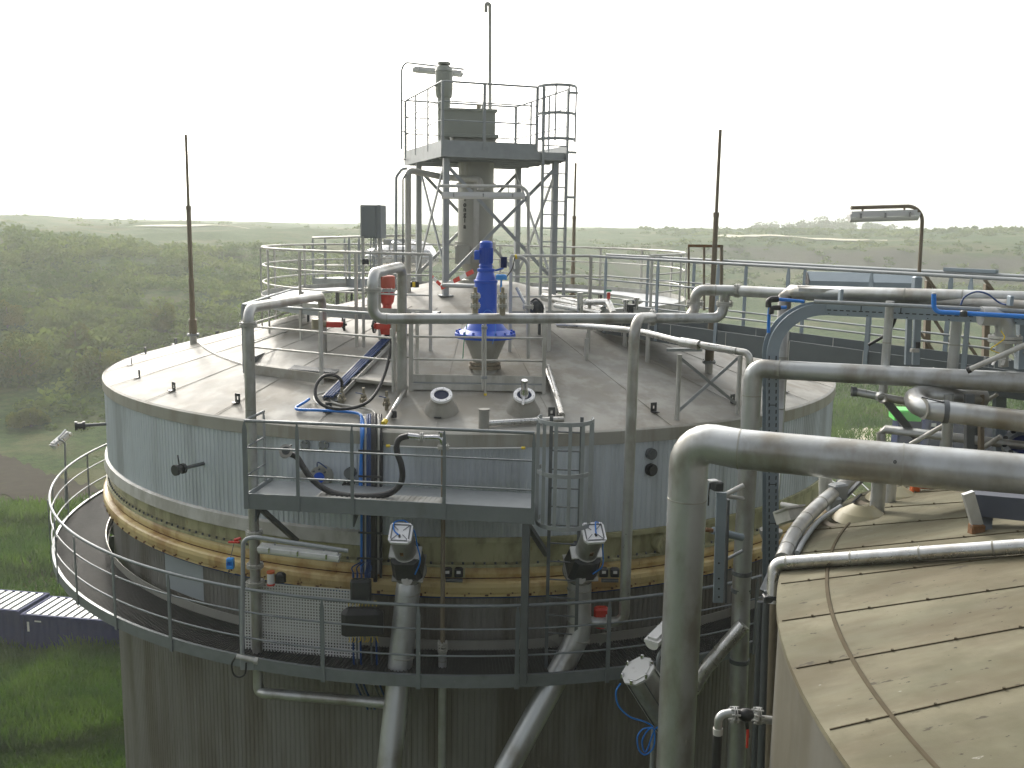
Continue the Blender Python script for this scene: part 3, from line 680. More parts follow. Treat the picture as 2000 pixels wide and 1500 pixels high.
PA += [PA[-1] + .147 * k for k in range(1, 8)] + [PA[0] - .147 * k for k in range(1, 8)]
for a in PA:
    p = pol(T1, RG + .015, a, zb - .02); part('post', post_mb(p, onz(p, zr - .01), V((-math.sin(a), math.cos(a), 0)), .062, .018), GALVM, t)
    if math.sin(a) < .5:
        bk = MB(); rd = V((math.cos(a), math.sin(a), 0)); tn = V((-rd.y, rd.x, 0))
        A = [pol(T1, RT - .02, a, zb), pol(T1, RG - .06, a, zb), pol(T1, RT - .02, a, zb - .42)]
        bk.add([q + tn * k for k in (-.008, .008) for q in A], [(0, 1, 2), (5, 4, 3), (0, 3, 4, 1), (1, 4, 5, 2), (2, 5, 3, 0)]); part('bracket', bk, GALVD, t)

# ------------------------------------------------------------------ access platform on the tank front
na = V((-.128, -.992, 0)).normalized(); ta = V((-na.y, na.x, 0)); ta = ta if ta.x > 0 else -ta
pc = V((T1.x, T1.y, 0)) + na * 9.02; FZ = H(3.97)
def ap(px, py):             # point on the platform's outer edge line seen at px
    d = ray(px, py); nrm = na; k = (pc - CAM).dot(nrm) / d.dot(nrm); return CAM + d * k
uL = (ap(482, 970) - pc).dot(ta); uR = (ap(1041, 985) - pc).dot(ta); inn = 1.0
AP = lambda u, v, z: V((pc.x, pc.y, 0)) + ta * u - na * v + V((0, 0, z))
t = thing('access_platform', 'straight steel platform with triple railings on the front of the tank wall', 'platform', AP((uL + uR) / 2, 0, FZ - .2))
dk = MB().obox(AP((uL + uR) / 2, inn / 2, FZ), ta * ((uR - uL) / 2 - .02), na * (inn / 2 - .02), V((0, 0, .012)))
part('deck_plate', dk, GALV, t)
eb = MB().obox(AP((uL + uR) / 2, 0, FZ - .045), ta * ((uR - uL) / 2), na * .012, V((0, 0, .115)))
eb.obox(AP((uL + uR) / 2, .02, FZ - .154), ta * ((uR - uL) / 2), na * .03, V((0, 0, .008)))
part('edge_beam', eb, GALVM, t); part('edge_beam', MB().obox(AP(uL, inn / 2, FZ - .045), ta * .012, na * (inn / 2 - .014), V((0, 0, .115))), GALV, t)
pu = [uL] + [(ap(x, 960) - pc).dot(ta) for x in (583, 689, 868)] + [uR]
for i, h in enumerate((1.15, .75, .33)):
    pts = [AP(uL + .0, inn * .72, FZ + h), AP(uL, 0, FZ + h), AP(uR, 0, FZ + h)]
    part('handrail' if i == 0 else 'mid_rail', MB().tube(pts, .024 if i == 0 else .014, 8), GALVM, t)
for k, u in enumerate(pu): part('post', post_mb(AP(u, -.02, FZ - .16), AP(u, -.02, FZ + 1.14), ta, .07 if k == 0 else .05), GALVM, t)
part('post', post_mb(AP(uL, inn * .72, FZ - .1), AP(uL, inn * .72, FZ + 1.14), na, .07), GALV, t)
for u in (uL + .12, pu[2], uR - .12):
    b = MB().beam(AP(u, .1, FZ - .14), AP(u, 1.0, FZ - .14), .08, .1)
    if u != pu[2]: b.beam(AP(u, .12, FZ - .16), AP(u + .25, 1.0, FZ - .95), .09, .06)
    b.add([AP(u - .01, 0.02, FZ - .16), AP(u - .01, .42, FZ - .16), AP(u - .01, .02, FZ - .36), AP(u + .01, 0.02, FZ - .16), AP(u + .01, .42, FZ - .16), AP(u + .01, .02, FZ - .36)], [(0, 1, 2), (5, 4, 3), (0, 3, 4, 1), (1, 4, 5, 2), (2, 5, 3, 0)])
    part('bracket', b, GALVD, t)
zf = zt - .06
part('support_column', MB().beam(AP(uR - .10, .10, zf), AP(uR - .10, .10, FZ - .16), .17, .10, ta), GALVD, t)
# loose ribbed tread plate lying on it
u0, u1 = ((ap(x, 970) - pc).dot(ta) for x in (612, 858)); tr = MB().obox(AP((u0 + u1) / 2, .20, FZ + .035), ta * ((u1 - u0) / 2), na * .16, V((0, 0, .018)))
for k in range(24): tr.obox(AP(u0 + (u1 - u0) * (k + .5) / 24, .20, FZ + .056), ta * .014, na * .155, V((0, 0, .005)))
solo('tread_plate', tr, GALVL, 'loose pale ribbed tread plate lying on the front edge of the platform', 'plate')
# ladder in a hooped cage at the right end
t = thing('caged_ladder', 'vertical ladder in a hooped safety cage at the right end of the platform', 'ladder', AP(uR + .33, .35, zf))
cz0, cz1 = FZ - .2, FZ + 1.28; cc = AP(uR + .40, .40, 0); R0 = .40
def arcc(z, n=20): return [V((cc.x, cc.y, z)) + na * (R0 * math.sin(s)) + ta * (R0 * math.cos(s)) for s in [PI * 1.25 * i / n - PI * .1 for i in range(n + 1)]]
for z in (cz1, (cz0 + cz1) / 2, cz0 - .02):
    a = arcc(z); hb = MB(); hb.sheet([[q + V((0, 0, -.03)) for q in a], [q + V((0, 0, .03)) for q in a]]); hb.sheet([[q * 1 - (q - onz(cc, q.z)) * .03 + V((0, 0, .03)) for q in a], [q - (q - onz(cc, q.z)) * .03 + V((0, 0, -.03)) for q in a]])
    hb.sheet([[q + V((0, 0, .03)) for q in a], [q - (q - onz(cc, q.z)) * .03 + V((0, 0, .03)) for q in a]]); part('cage_hoop', hb, GALV, t)
for s in (-.08, .10, .26, .42, .58, .74, .90):
    q = onz(cc, 0) + na * (R0 * .985 * math.sin(PI * s)) + ta * (R0 * .985 * math.cos(PI * s)); part('cage_strap', MB().beam(onz(q, cz0), onz(q, cz1), .05, .008, na), GALV, t)
for sg in (-1, 1): part('ladder_stile', MB().beam(AP(uR + .40 + sg * .22, .62, zf), AP(uR + .40 + sg * .22, .62, cz1), .05, .02, na), GALVD, t)
k = zf + .28
while k < cz1 - .1: part('rung', MB().cyl(AP(uR + .18, .62, k), AP(uR + .62, .62, k), .012, 8), GALVD, t); k += .28
# ------------------------------------------------------------------ ring walkway on the roof
R3 = 4.75; DZ = H(1.62)
t = thing('roof_ring_walkway', 'circular raised walkway with triple pale railings round the middle of the near tank roof', 'walkway', (T1.x, T1.y, DZ))
pa = math.atan2(PZ(1010, 500, H(.516)).y - T1.y, PZ(1010, 500, H(.516)).x - T1.x); A0 = math.radians(-80); A1 = math.radians(262.5); NS = 130
AB0, AB1 = math.radians(-61), math.radians(-41)          # opening where the footbridge joins
part('deck', MB().lathe([(3.85, DZ - .04), (3.85, DZ), (R3 + .02, DZ), (R3 + .02, DZ - .13), (R3 - .02, DZ - .13)], T1, NS, A0, A1, False), GALV, t)
part('toe_board', MB().lathe([(R3 + .03, DZ - .02), (R3 + .03, DZ + .10), (R3 + .022, DZ + .10), (R3 + .022, DZ - .02)], T1, NS, A0, A1), GALVL, t)
for i, h in enumerate((.516, .896, 1.26)):
    for (s, e) in ((A0, AB0), (AB1, A1)):
        n = max(4, int((e - s) * 22)); part('handrail' if i == 0 else 'mid_rail', MB().tube([pol(T1, R3 - .02, s + (e - s) * k / n, H(h)) for k in range(n + 1)], .024 if i == 0 else .017, 8), GALVL, t)
pan = [A0, math.radians(-71), AB0, AB1] + [AB1 + (A1 - AB1) * k / 17 for k in range(1, 18)]
for a in pan:
    p = pol(T1, R3 + .03, a, 0); zf_ = roofz(p.x, p.y); part('post', MB().beam(onz(p, zf_ - .03), onz(p, H(.53)), .06, .03, V((math.cos(a), math.sin(a), 0))), GALVL, t)
for k in range(16):
    a = A0 + (A1 - A0) * (k + .5) / 16; p = pol(T1, 3.95, a, 0); part('deck_leg', MB().cyl(onz(p, roofz(p.x, p.y) - .03), onz(p, DZ - .04), .03, 8), GALVD, t)

# ------------------------------------------------------------------ low platform in front of it (left) and mixer platform (front)
F0 = 19.43
cA = PZ(478, 716, F0); cB = PZ(628, 736, F0); cC = PZ(772, 748, F0)
ring_p = lambda a: pol(T1, R3 + .06, a, F0)
t = thing('step_platform', 'low grating platform with three rails left of the red hand-wheels on the roof', 'platform', cA)
bk0 = PZ(592, 668, F0); bk1 = bk0 + (cC - cA) * .72
dk = MB().add([cA, cC, bk1, bk0] + [q - V((0, 0, .05)) for q in (cA, cC, bk1, bk0)], [(0, 1, 2, 3), (0, 4, 5, 1), (3, 2, 6, 7), (0, 3, 7, 4), (1, 5, 6, 2)])
part('deck', dk, ROOF1, t)
gr = MB(); g0, g1, g2, g3 = PZ(562, 722, F0 + .012), PZ(655, 730, F0 + .012), PZ(682, 708, F0 + .012), PZ(592, 703, F0 + .012)
gr.add([g0, g1, g2, g3], [(0, 1, 2, 3)])
for k in range(26): f = (k + .5) / 26; gr.beam(g0 + (g1 - g0) * f + V((0, 0, .01)), g3 + (g2 - g3) * f + V((0, 0, .01)), .022, .014)
part('grating', gr, GALVD, t)
part('toe_board', MB().beam(cA + V((0, 0, .03)), bk0 + V((0, 0, .03)), .02, .17), GALVD, t)
part('toe_board', MB().beam(cA + V((0, 0, -.03)), cB + V((0, 0, -.03)), .02, .17), ROOF1, t)
bt = PZ(592, 545, H(.95)); 
for i, h in enumerate((1.12, .74, .37)):
    e = V((bk0.x, bk0.y, F0 + h)); part('handrail' if i == 0 else 'mid_rail', MB().tube([e + V((0, 0, .1 if i == 0 else 0)), cA + V((0, 0, h)), cC + V((0, 0, h))], .024 if i == 0 else .018, 8), GALVL if i else GALV, t)
for q, bt_ in ((cA, -.12), (cB, -.14), (cC - (cC - cB) * .02, -.15), (bk0, -.1)): part('post', MB().beam(q + V((0, 0, bt_)), q + V((0, 0, 1.11)), .07, .035, cC - cA), GALV if q is cA else GALVL, t)

mF = 16.0
mL, mR = P(803, 748, mF), P(1062, 752, mF); mL.z = mR.z = F0
bL, bR = V((mL.x + .1, 18.4, F0)), V((mR.x + .05, 18.2, F0))
t = thing('mixer_platform', 'railed square platform round the blue gearmotor on the roof front', 'platform', (mL + mR) / 2)
dk = MB().add([mL, mR, bR, bL] + [q - V((0, 0, .03)) for q in (mL, mR, bR, bL)], [(0, 1, 2, 3), (0, 4, 5, 1), (2, 6, 7, 3), (0, 3, 7, 4), (1, 5, 6, 2)])
part('deck', dk, GALV, t)
ml = MB().beam(mL + V((0, 0, .06)), mR + V((0, 0, .06)), .012, .12); part('toe_board', ml, GALVL, t)
part('edge_beam', MB().beam(mL + V((0, -.012, -.08)), mR + V((0, -.012, -.08)), .05, .10), GALVL, t)
part('edge_beam', MB().beam(mR + V((.012, 0.02, -.03)), bR + V((0.012, 0, -.03)), .012, .2), GALVL, t)
part('edge_beam', MB().beam(mL + V((-.012, 0.02, -.06)), bL + V((-.012, 0, -.06)), .012, .08), GALVL, t)
for i, h in enumerate((1.12, .755, .375)):
    part('handrail' if i == 0 else 'mid_rail', MB().tube([mL + V((0, 0, h)), mR + V((0, 0, h)), bR + V((0, 0, h))], .022 if i == 0 else .018, 8), GALVL, t)
gx = P(779, 748, mF + .25); gx.z = F0
for i, h in enumerate((1.12, .755, .375)): part('gate_bar', MB().tube([gx + V((0, 0, h)), V((mL.x - .02, mL.y, F0 + h + .03)), bL * .12 + mL * .88 + V((0, 0, h)), gx + V((0, 0, h - .02))], .016, 7), GALVL, t)
for q, w_ in ((mL, .07), (gx, .07), (bL * .3 + mL * .7, .06), (mR, .06), (mR * .6 + bR * .4, .06), (bR, .06)):
    zz = roofz(q.x, q.y) - .02; part('post', MB().beam(onz(q, zz), onz(q, F0 + 1.11), w_, .04, V((0, 1, 0))), GALVL, t)

# ------------------------------------------------------------------ blue gearmotor on its cone
mx = 17.0; mo = PR(947, 722); mo = V((mo.x, mo.y, 0)); YM = mo.y
zz = lambda y: P(950, y, YM).z
pxm = YM / FPX * 1.012
t = thing('stirrer_drive', 'bright blue upright gearmotor with bell-shaped flange on a grey cone on the roof', 'motor', (mo.x, YM, roofz(mo.x, YM)))
L = lambda prof: [(r * pxm, zz(y)) for (y, r) in prof]
part('base_cone', MB().lathe(L([(728, 26), (722, 24), (708, 23), (700, 25), (660, 42), (657, 52)]), onz(mo, 0), 32), HOPP, t)
part('base_flange', MB().cyl(onz(mo, zz(719)), onz(mo, zz(713)), 31 * pxm, 28).cyl(onz(mo, zz(711)), onz(mo, zz(706)), 30 * pxm, 28), BRWN, t)
fl = MB().lathe(L([(659, 57), (659, 59), (650, 59), (649, 55), (643, 42), (633, 34), (618, 24), (612, 23.5), (611, 21.5), (552, 21.5), (551, 23), (547, 23), (546, 20), (540, 18), (531, 15), (530, 17), (525, 17), (524, 13), (519, 12.5)]), onz(mo, 0), 36)
bd = part('gear_housing', fl, BLUE, t)
fb = MB()
for k in range(16): q = mo + V((math.cos(k * PI / 8), math.sin(k * PI / 8), 0)) * 55 * pxm; fb.cyl(onz(q, zz(652)), onz(q, zz(645)), .022, 6)
part('flange_bolt', fb, BLUE, bd)
mt = MB().lathe(L([(520, 14), (518, 14), (517, 11.5), (516, 12), (482, 12), (480, 12.5), (474, 12.5), (471, 10), (470, 2)]), onz(mo, 0), 28)
for k in range(26):
    a = 2 * PI * k / 26; q = mo + V((math.cos(a), math.sin(a), 0)) * 12.3 * pxm; mt.beam(onz(q, zz(514)), onz(q, zz(484)), .008, .02, V((math.cos(a), math.sin(a), 0)))
mm = part('motor', mt, BLUE, t)
part('terminal_box', MB().cbox(mo + V((-17 * pxm, -.03, zz(498))), .10, .13, .16, 0, .015), BLUE, mm)
part('fan_box', MB().cyl(V((mo.x + 34 * pxm, YM - .05, zz(522))), V((mo.x + 34 * pxm, YM - .05, zz(502))), .055, 18).cyl(V((mo.x + 34 * pxm, YM - .05, zz(504))), V((mo.x + 34 * pxm, YM - .05, zz(501))), .06, 18), BLUED, t)
part('fan_box_bracket', MB().beam(V((mo.x + 18 * pxm, YM, zz(528))), V((mo.x + 34 * pxm, YM - .05, zz(523))), .03, .03), BLUE, t)
q = P(979, 541, YM - .1); solo('sensor_box', MB().cbox(q, .19, .12, .09, .1, .02).cyl(q - V((0, 0, .05)), q - V((0, 0, .4)), .018, 8), LBLUE, 'small light blue sensor box beside the blue gearmotor', 'box')
cable('green_cable', 'thin green cable hanging down the left of the blue gearmotor flange', [P(923, 612, YM - .2), P(912, 635, YM - .55), P(906, 670, YM - .5), P(904, 700, YM - .4)], .008, GREENC)
cable('lead_wire', 'thin pale blue wire looped in front of the blue gearmotor body', [P(936, 622, YM - .3), P(950, 606, YM - .32), P(962, 612, YM - .32), P(968, 640, YM - .5), P(962, 672, YM - .6)], .006, BCABLE)

# ------------------------------------------------------------------ cross pipe and pipes rising from the roof
def fr(p, d, s=1.62): return (p, d)
a_ = P(728, 566, 14.1); Lb = P(728, 623, 14.1); Rb = P(1407, 621, 14.85); Rt = P(1416, 566, 14.85)
ft = V((P(785, 600, 15.8).x, 15.8, 0)); ft = onz(ft, roofz(ft.x, ft.y) - .05)
pipe('cross_pipe', 'long pale pipe across the roof front with a square arch at its left end', [ft, onz(ft, P(782, 520, 15.8).z), P(728, 534, 14.1), Lb, Rb, P(1415, 592, 14.85)], .079, .17, STEEL,
     [(a_, (0, 0, 1)), (P(1415, 593, 14.85), (0, 0, 1)), (P(1274, 620, 14.7), (1, .02, 0), .125)], [(P(755, 623, 14.13), Rb - Lb), (P(1050, 622, 14.5), Rb - Lb), (P(805, 623, 14.2), Rb - Lb)])
# branch with bend down the front of the tank
vz = P(1238, 660, 13.95)
pipe('down_pipe', 'pale pipe bending off the cross pipe and dropping down the ribbed wall', [P(1273, 620, 14.6), P(1240, 622, 13.95), onz(vz, P(1222, 1000, 13.95).z), P(1219, 1214, 13.95), P(1180, 1216, 14.0), P(1150, 1214, 14.05)], .079, .26, STEEL,
     [(P(1187, 1216, 13.99), (1, 0, 0), .12)], [(vz - V((0, 0, .05)), (0, 0, 1)), (P(1222, 1165, 13.95), (0, 0, 1))])
p = P(1174, 1200, 14.1); solo('pump_casing', MB().cbox(p, .22, .16, .24, 0, .03).cyl(p - V((0, 0, .2)), p, .09, 16), RED, 'dark red pump casing behind the walkway rails beside the right drum valve', 'pump')
# upper right pipe
p0 = P(1346, 622, 14.8); pipe('upper_pipe', 'flanged pale pipe running right from the end of the cross pipe', [p0, P(1357, 604, 14.95), P(1358, 566, 14.95), P(1440, 568, 14.75), P(1600, 577, 13.9), P(2060, 602, 11.9)], .082, .22, STEEL,
     [(P(1357, 592, 15.0), (0, 0, 1)), (P(1440, 568, 14.75), (1, -.2, 0), .105)], [(P(1397, 567, 14.85), (1, -.1, 0))])
pipe('tee_branch', 'short vertical tee joining the end of the cross pipe up to the pipe above it', [P(1415, 589, 14.84), P(1417, 568, 14.8)], .076, 0, STEEL)
# left arch
lf = V((P(487, 700, 14.2).x, 14.2, 0)); bt = V((P(630, 640, 18.0).x, 18.0, 0))
zb2 = P(500, 1352, 14.2).z
pipe('arch_pipe', 'tall pale pipe at the platform left end arching back onto the roof', [P(774, 1375, 13.62), P(520, 1354, 14.1), onz(lf, zb2), onz(lf, P(487, 602, 14.2).z), onz(bt, P(626, 578, 18).z), onz(bt, roofz(bt.x, bt.y) - .05)], .079, .20, STEEL,
     [(onz(lf, P(487, 633, 14.2).z), (0, 0, 1)), (onz(lf, P(487, 1040, 14.2).z), (0, 0, 1)), (onz(lf, P(487, 1104, 14.2).z), (0, 0, 1)), (onz(lf, P(487, 1138, 14.2).z), (0, 0, 1), .14)], [(onz(lf, P(487, 800, 14.2).z), (0, 0, 1)), (P(528, 1355, 14.09), (1, 0, 0))])
# roof valve stacks on the cross pipe
for px, lab in ((928, 'flanged vent valve standing on the cross pipe left of the blue gearmotor'), (981, 'flanged vent valve standing on the cross pipe right of the blue gearmotor')):
    q = P(px, 614, 14.35); s = MB().cyl(q - V((0, 0, .02)), q + V((0, 0, .32)), .045, 14)
    t = thing('vent_valve', lab, 'valve', q, 'vent valves on the cross pipe'); part('valve_body', s, BRASS, t)
    for h in (.13, .27): part('flange', MB().flange(q + V((0, 0, h)), (0, 0, 1), .078, .03, 16, 6), GALVL, t)
    part('top_cap', MB().cyl(q + V((0, 0, .32)), q + V((0, 0, .40)), .028, 10), BRASS, t)

# ------------------------------------------------------------------ steel tower over the roof middle
PHI = math.radians(19); uu = V((math.cos(PHI), math.sin(PHI), 0)); vv = V((-math.sin(PHI), math.cos(PHI), 0)); FLc = V((-1.45, 20.8, 0)); S = 2.45
TW = lambda u, v, z: FLc + uu * u + vv * v + V((0, 0, z))
TZ0, TZ1 = CZ + 1.40, CZ + 1.74; TR = TZ1 + 1.18
t = thing('steel_tower', 'galvanised braced steel tower with a railed top platform over the tank centre', 'tower', TW(S / 2, S / 2, TOPZ))
ps = [(0, 0), (S, 0), (S, S), (0, S)]
for (u, v) in ps:
    q = TW(u, v, 0); col = MB().beam(onz(q, roofz(q.x, q.y) - .02), onz(q, TZ0), .12, .12, uu); col.obox(onz(q, roofz(q.x, q.y) + .01), uu * .14, vv * .14, V((0, 0, .012))); part('column', col, GALV, t)
zb_, zt_ = TOPZ + .15, TZ0 - .12
for i in range(4):
    (u0, v0), (u1, v1) = ps[i], ps[(i + 1) % 4]; off = (.05 if i in (0, 1) else -.05)
    for k, (za, zc) in enumerate(((zb_, zt_), (zt_, zb_))):
        o = (.04 * (1 if k else -1)); ox = V((0, 0, 0)) + (vv * o if i % 2 == 0 else uu * o); part('brace', MB().beam(TW(u0, v0, za) + ox, TW(u1, v1, zc) + ox, .07, .03, vv if i % 2 == 0 else uu), GALV, t)
U0, U1, V0, V1 = -.12, 2.66, -.15, 3.3; UL = 1.95
dk = MB().obox(TW((U0 + U1) / 2, (V0 + V1) / 2, TZ0 + .13), uu * ((U1 - U0) / 2 - .02), vv * ((V1 - V0) / 2 - .02), V((0, 0, .015)))
for k in range(5): dk.beam(TW(U0 + .02, V0 + .3 + k * .7, TZ0 + .05), TW(U1 - .02, V0 + .3 + k * .7, TZ0 + .05), .06, .12)
part('deck', dk, GALV, t)
oc = [(U0, V0), (U1, V0), (U1, V1), (U0, V1)]
for i in range(4):
    p, q = TW(*oc[i], 0), TW(*oc[(i + 1) % 4], 0); part('edge_beam', MB().beam(onz(p, TZ0 + .10), onz(q, TZ0 + .10), .05, .17), GALV, t)
    if i == 0: q = TW(UL, V0, 0)
    part('toe_board', MB().beam(onz(p, TZ1 - .085), onz(q, TZ1 - .085), .012, .19), GALV, t)
for i, h in enumerate((1.18, .79, .41)):
    pts = [TW(UL, V0, TZ1 + h), TW(U0, V0, TZ1 + h), TW(U0, V1, TZ1 + h), TW(U1, V1, TZ1 + h), TW(U1, V0 + .1, TZ1 + h)]
    part('handrail' if i == 0 else 'mid_rail', MB().tube(bend(pts, .08, 3), .022 if i == 0 else .014, 8), GALV, t)
for (u, v, al) in [(UL, V0, uu), (U0 + .9, V0, uu), (U0, V0, uu), (U0, 1.1, vv), (U0, 2.25, vv), (U0, V1, uu), (.8, V1, uu), (1.8, V1, uu), (U1, V1, uu), (U1, 2.2, vv), (U1, 1.0, vv)]:
    part('post', MB().beam(TW(u, v, TZ0 + .05), TW(u, v, TZ1 + 1.17), .06, .03, al.cross(V((0, 0, 1)))), GALV, t)
# access ladder with safety hoop on the tower's right corner
t = thing('tower_ladder', 'ladder with safety hoops up the front right corner of the steel tower', 'ladder', TW(2.3, V0 - .1, TOPZ))
for u in (UL + .12, 2.62): part('ladder_stile', MB().beam(TW(u, V0 - .08, TOPZ - .2 if u < 2.3 else TOPZ - .25), TW(u, V0 - .08, TR), .045, .075, vv), GALV, t)
z = TOPZ + .1
while z < TZ1: part('rung', MB().cyl(TW(UL + .12, V0 - .08, z), TW(2.62, V0 - .08, z), .013, 8), GALV, t); z += .29
hp = lambda z, dz=0: [TW((UL + 2.74) / 2 + .42 * math.cos(a), V0 - .08 - .5 * math.sin(a), z + dz) for a in [PI * (1.0 - i / 14.) for i in range(15)]]
for z in (TR + .0, TZ1 + .62, TZ1 + .1): part('cage_hoop', MB().sheet([hp(z, -.03), hp(z, .03)]), GALV, t)
for k in (2, 5, 8, 11): part('cage_strap', MB().beam(onz(hp(0)[k], TZ1 + .05), onz(hp(0)[k], TR), .035, .008, vv), GALV, t)
for z in (TZ0 - .75, TZ0 + .2, TR - .08): part('stand_off', MB().beam(TW(2.62, V0 - .08, z), TW(2.84, V0 - .08, z), .03, .05), GALV, t)

# things on and in the tower
yc = 22.1; cx_ = P(929, 440, yc).x; zc = lambda y: P(929, y, yc).z; pm = yc / FPX
t = thing('feed_column', 'olive grey vertical feed column with black stacked lettering inside the steel tower', 'hopper', (cx_, yc, zc(600)))
part('column_body', MB().cyl(V((cx_, yc, zc(482))), V((cx_, yc, zc(318))), 34 * pm, 36), HOPP, t)
fb = MB().cyl(V((cx_ - .01, yc, zc(486))), V((cx_ - .01, yc, zc(472))), 40 * pm, 36); fb.cyl(V((cx_, yc, zc(366))), V((cx_, yc, zc(358))), 38 * pm, 36); part('column_flange', fb, HOPP, t)
part('duct_strip', MB().beam(V((cx_ + .03, yc - .44, zc(500))), V((cx_ + .03, yc - .44, zc(352))), .12, .07, (0, 1, 0)), GALVL, t)
cone = MB().lathe([(36 * pm, zc(484)), (34 * pm, zc(512)), (20 * pm, zc(530)), (20 * pm, zc(545)), (33 * pm, zc(546)), (33 * pm, zc(553)), (26 * pm, zc(554)), (26 * pm, zc(606))], V((cx_, yc, 0)), 24); part('outlet_cone', cone, HOPP, t)
mo_ = MB().cbox(V((cx_ - .26, yc - .34, zc(496))), .34, .3, .42, 0, .03); part('side_hopper', mo_, HOPP, t)
# stacked letters
for k, (ch, y) in enumerate((('i', 389), ('o', 400), ('n', 409.5), ('g', 419), ('i', 430.5), ('a', 442))):
    cu = bpy.data.curves.new('letter', 'FONT'); cu.body = ch; cu.size = .15 if ch != 'i' else .17; cu.align_x = 'CENTER'; cu.extrude = .004; cu.offset = .004
    tmp = bpy.data.objects.new('letter', cu); COL.objects.link(tmp); dg = bpy.context.evaluated_depsgraph_get(); me = bpy.data.meshes.new_from_object(tmp.evaluated_get(dg)); bpy.data.objects.remove(tmp)
    a = -PI / 2 - math.asin(19.5 / 34); c = V((cx_ + 34.4 * pm * math.cos(a), yc + 34.4 * pm * math.sin(a), zc(y) - .05))
    Mx = Matrix.Translation(c - t.location) @ Matrix.Rotation(a + PI / 2, 4, 'Z') @ Matrix.Rotation(PI / 2, 4, 'X'); me.transform(Mx); me.materials.clear(); me.materials.append(INK)
    o = bpy.data.objects.new('letter', me); COL.objects.link(o); o.parent = t
yb = 21.6; zb3 = lambda y: P(910, y, yb).z; bxm = yb / FPX
c = P(911, 243, yb); t = thing('feed_hopper', 'pale grey box hopper with bolted flanges on the tower platform', 'hopper', onz(c, TZ1))
part('hopper_box', MB().cbox(c, 104 * bxm, .75, 52 * bxm, .12, .02), HOPPL, t)
part('top_flange', MB().cbox(P(912, 218, yb), 110 * bxm, .82, .05, .12, .01), HOPPL, t)
part('bottom_flange', MB().cbox(P(913, 268, yb), 112 * bxm, .84, .07, .12, .01), HOPPL, t)
part('discharge_chute', MB().cbox(P(925, 282, yb), 80 * bxm, .6, .30, .12, .02), HOPP, t)
c = P(935, 211, yb); part('filler_cap', MB().cyl(c - V((0, 0, .08)), c + V((0, 0, .07)), .05, 12), BRASS, t)
ed = MB()
for k in range(3): q = P(859, 228 + 18 * k, yb - .3); ed.cbox(q, .09, .1, .1, .1, .02)
part('hinge', ed, HOPPL, t)
ym = 21.3; xm = P(867, 200, ym).x; z4 = lambda y: P(867, y, ym).z; k4 = ym / FPX
t = thing('top_motor', 'pale grey upright motor with a rain cap standing on the left of the hopper', 'motor', (xm, ym, z4(275)))
part('motor_body', MB().lathe([(r * k4, z4(y)) for y, r in ((172, 16), (172, 17), (141, 16.5), (140, 17.5), (131, 14), (128, 9), (126, 5))], V((xm, ym, 0)), 28), HOPPL, t)
part('rain_cap', MB().cyl(V((xm, ym, z4(126))), V((xm, ym, z4(122))), 12.5 * k4, 24), HOPPL, t)
part('gear_housing', MB().lathe([(r * k4, z4(y)) for y, r in ((285, 11), (215, 12), (192, 12.5), (190, 15), (176, 17), (172, 17))], V((xm, ym, 0)), 24), HOPPL, t)
part('terminal_box', MB().cbox(V((xm + .02, ym - .2, z4(152))), .12, .06, .16, 0, .01), HOPPL, t)
yv = 22.4; pipe('vent_pipe', 'thin tall vent pipe with a hooked top above the steel tower', [P(957, 300, yv), P(957, 8, yv), P(949, 6, yv - .05), P(949, 24, yv - .05)], .042, .05, GALVL)
pl_ = lamp('platform_lamp', 'strip light on a thin bent pole above the tower platform', P(808, 137, 22.6), P(902, 146, 22.0), [P(784, 292, 23.6), P(784, 121, 23.6), P(905, 135, 21.9)], GALV, drop=.06)
for z_ in (TZ0 + .15, TZ1 + .45, TZ1 + 1.15): part('pole_bracket', MB().beam(onz(P(784, 250, 23.6), z_), TW(U0, V1 - .05, z_), .025, .025), GALV, pl_)
lamp('tower_lamp', 'strip light under a bent pole across the middle of the steel tower', P(862, 383, 20.0), P(1026, 384, 20.0), [P(1032, 604, 20.0), P(1032, 364, 20.0), P(858, 363, 20.0)], GALVL, pr=.032, drop=.16)
pipe('tower_pipe', 'pale upright pipe with a capped elbow at the left of the steel tower', [P(797, 602, 21.6), P(797, 332, 21.6), P(866, 346, 22.), P(938, 351, 21.55), P(938, 372, 21.5)], .068, .1, GALVL, [(P(797, 345, 21.6), (0, 0, 1), .075)])
pipe('cable_conduit', 'thin conduit bent over at the top beside the pale tower pipe', [P(773, 525, 21.5), P(774, 345, 21.5), P(785, 330, 21.5), P(795, 329, 21.5)], .03, .12, GALV)
pipe('side_conduit', 'thin dark conduit clipped up the left of the pale tower pipe', [P(787, 590, 21.45), P(787, 350, 21.45), P(793, 340, 21.5)], .018, .05, GALVD)

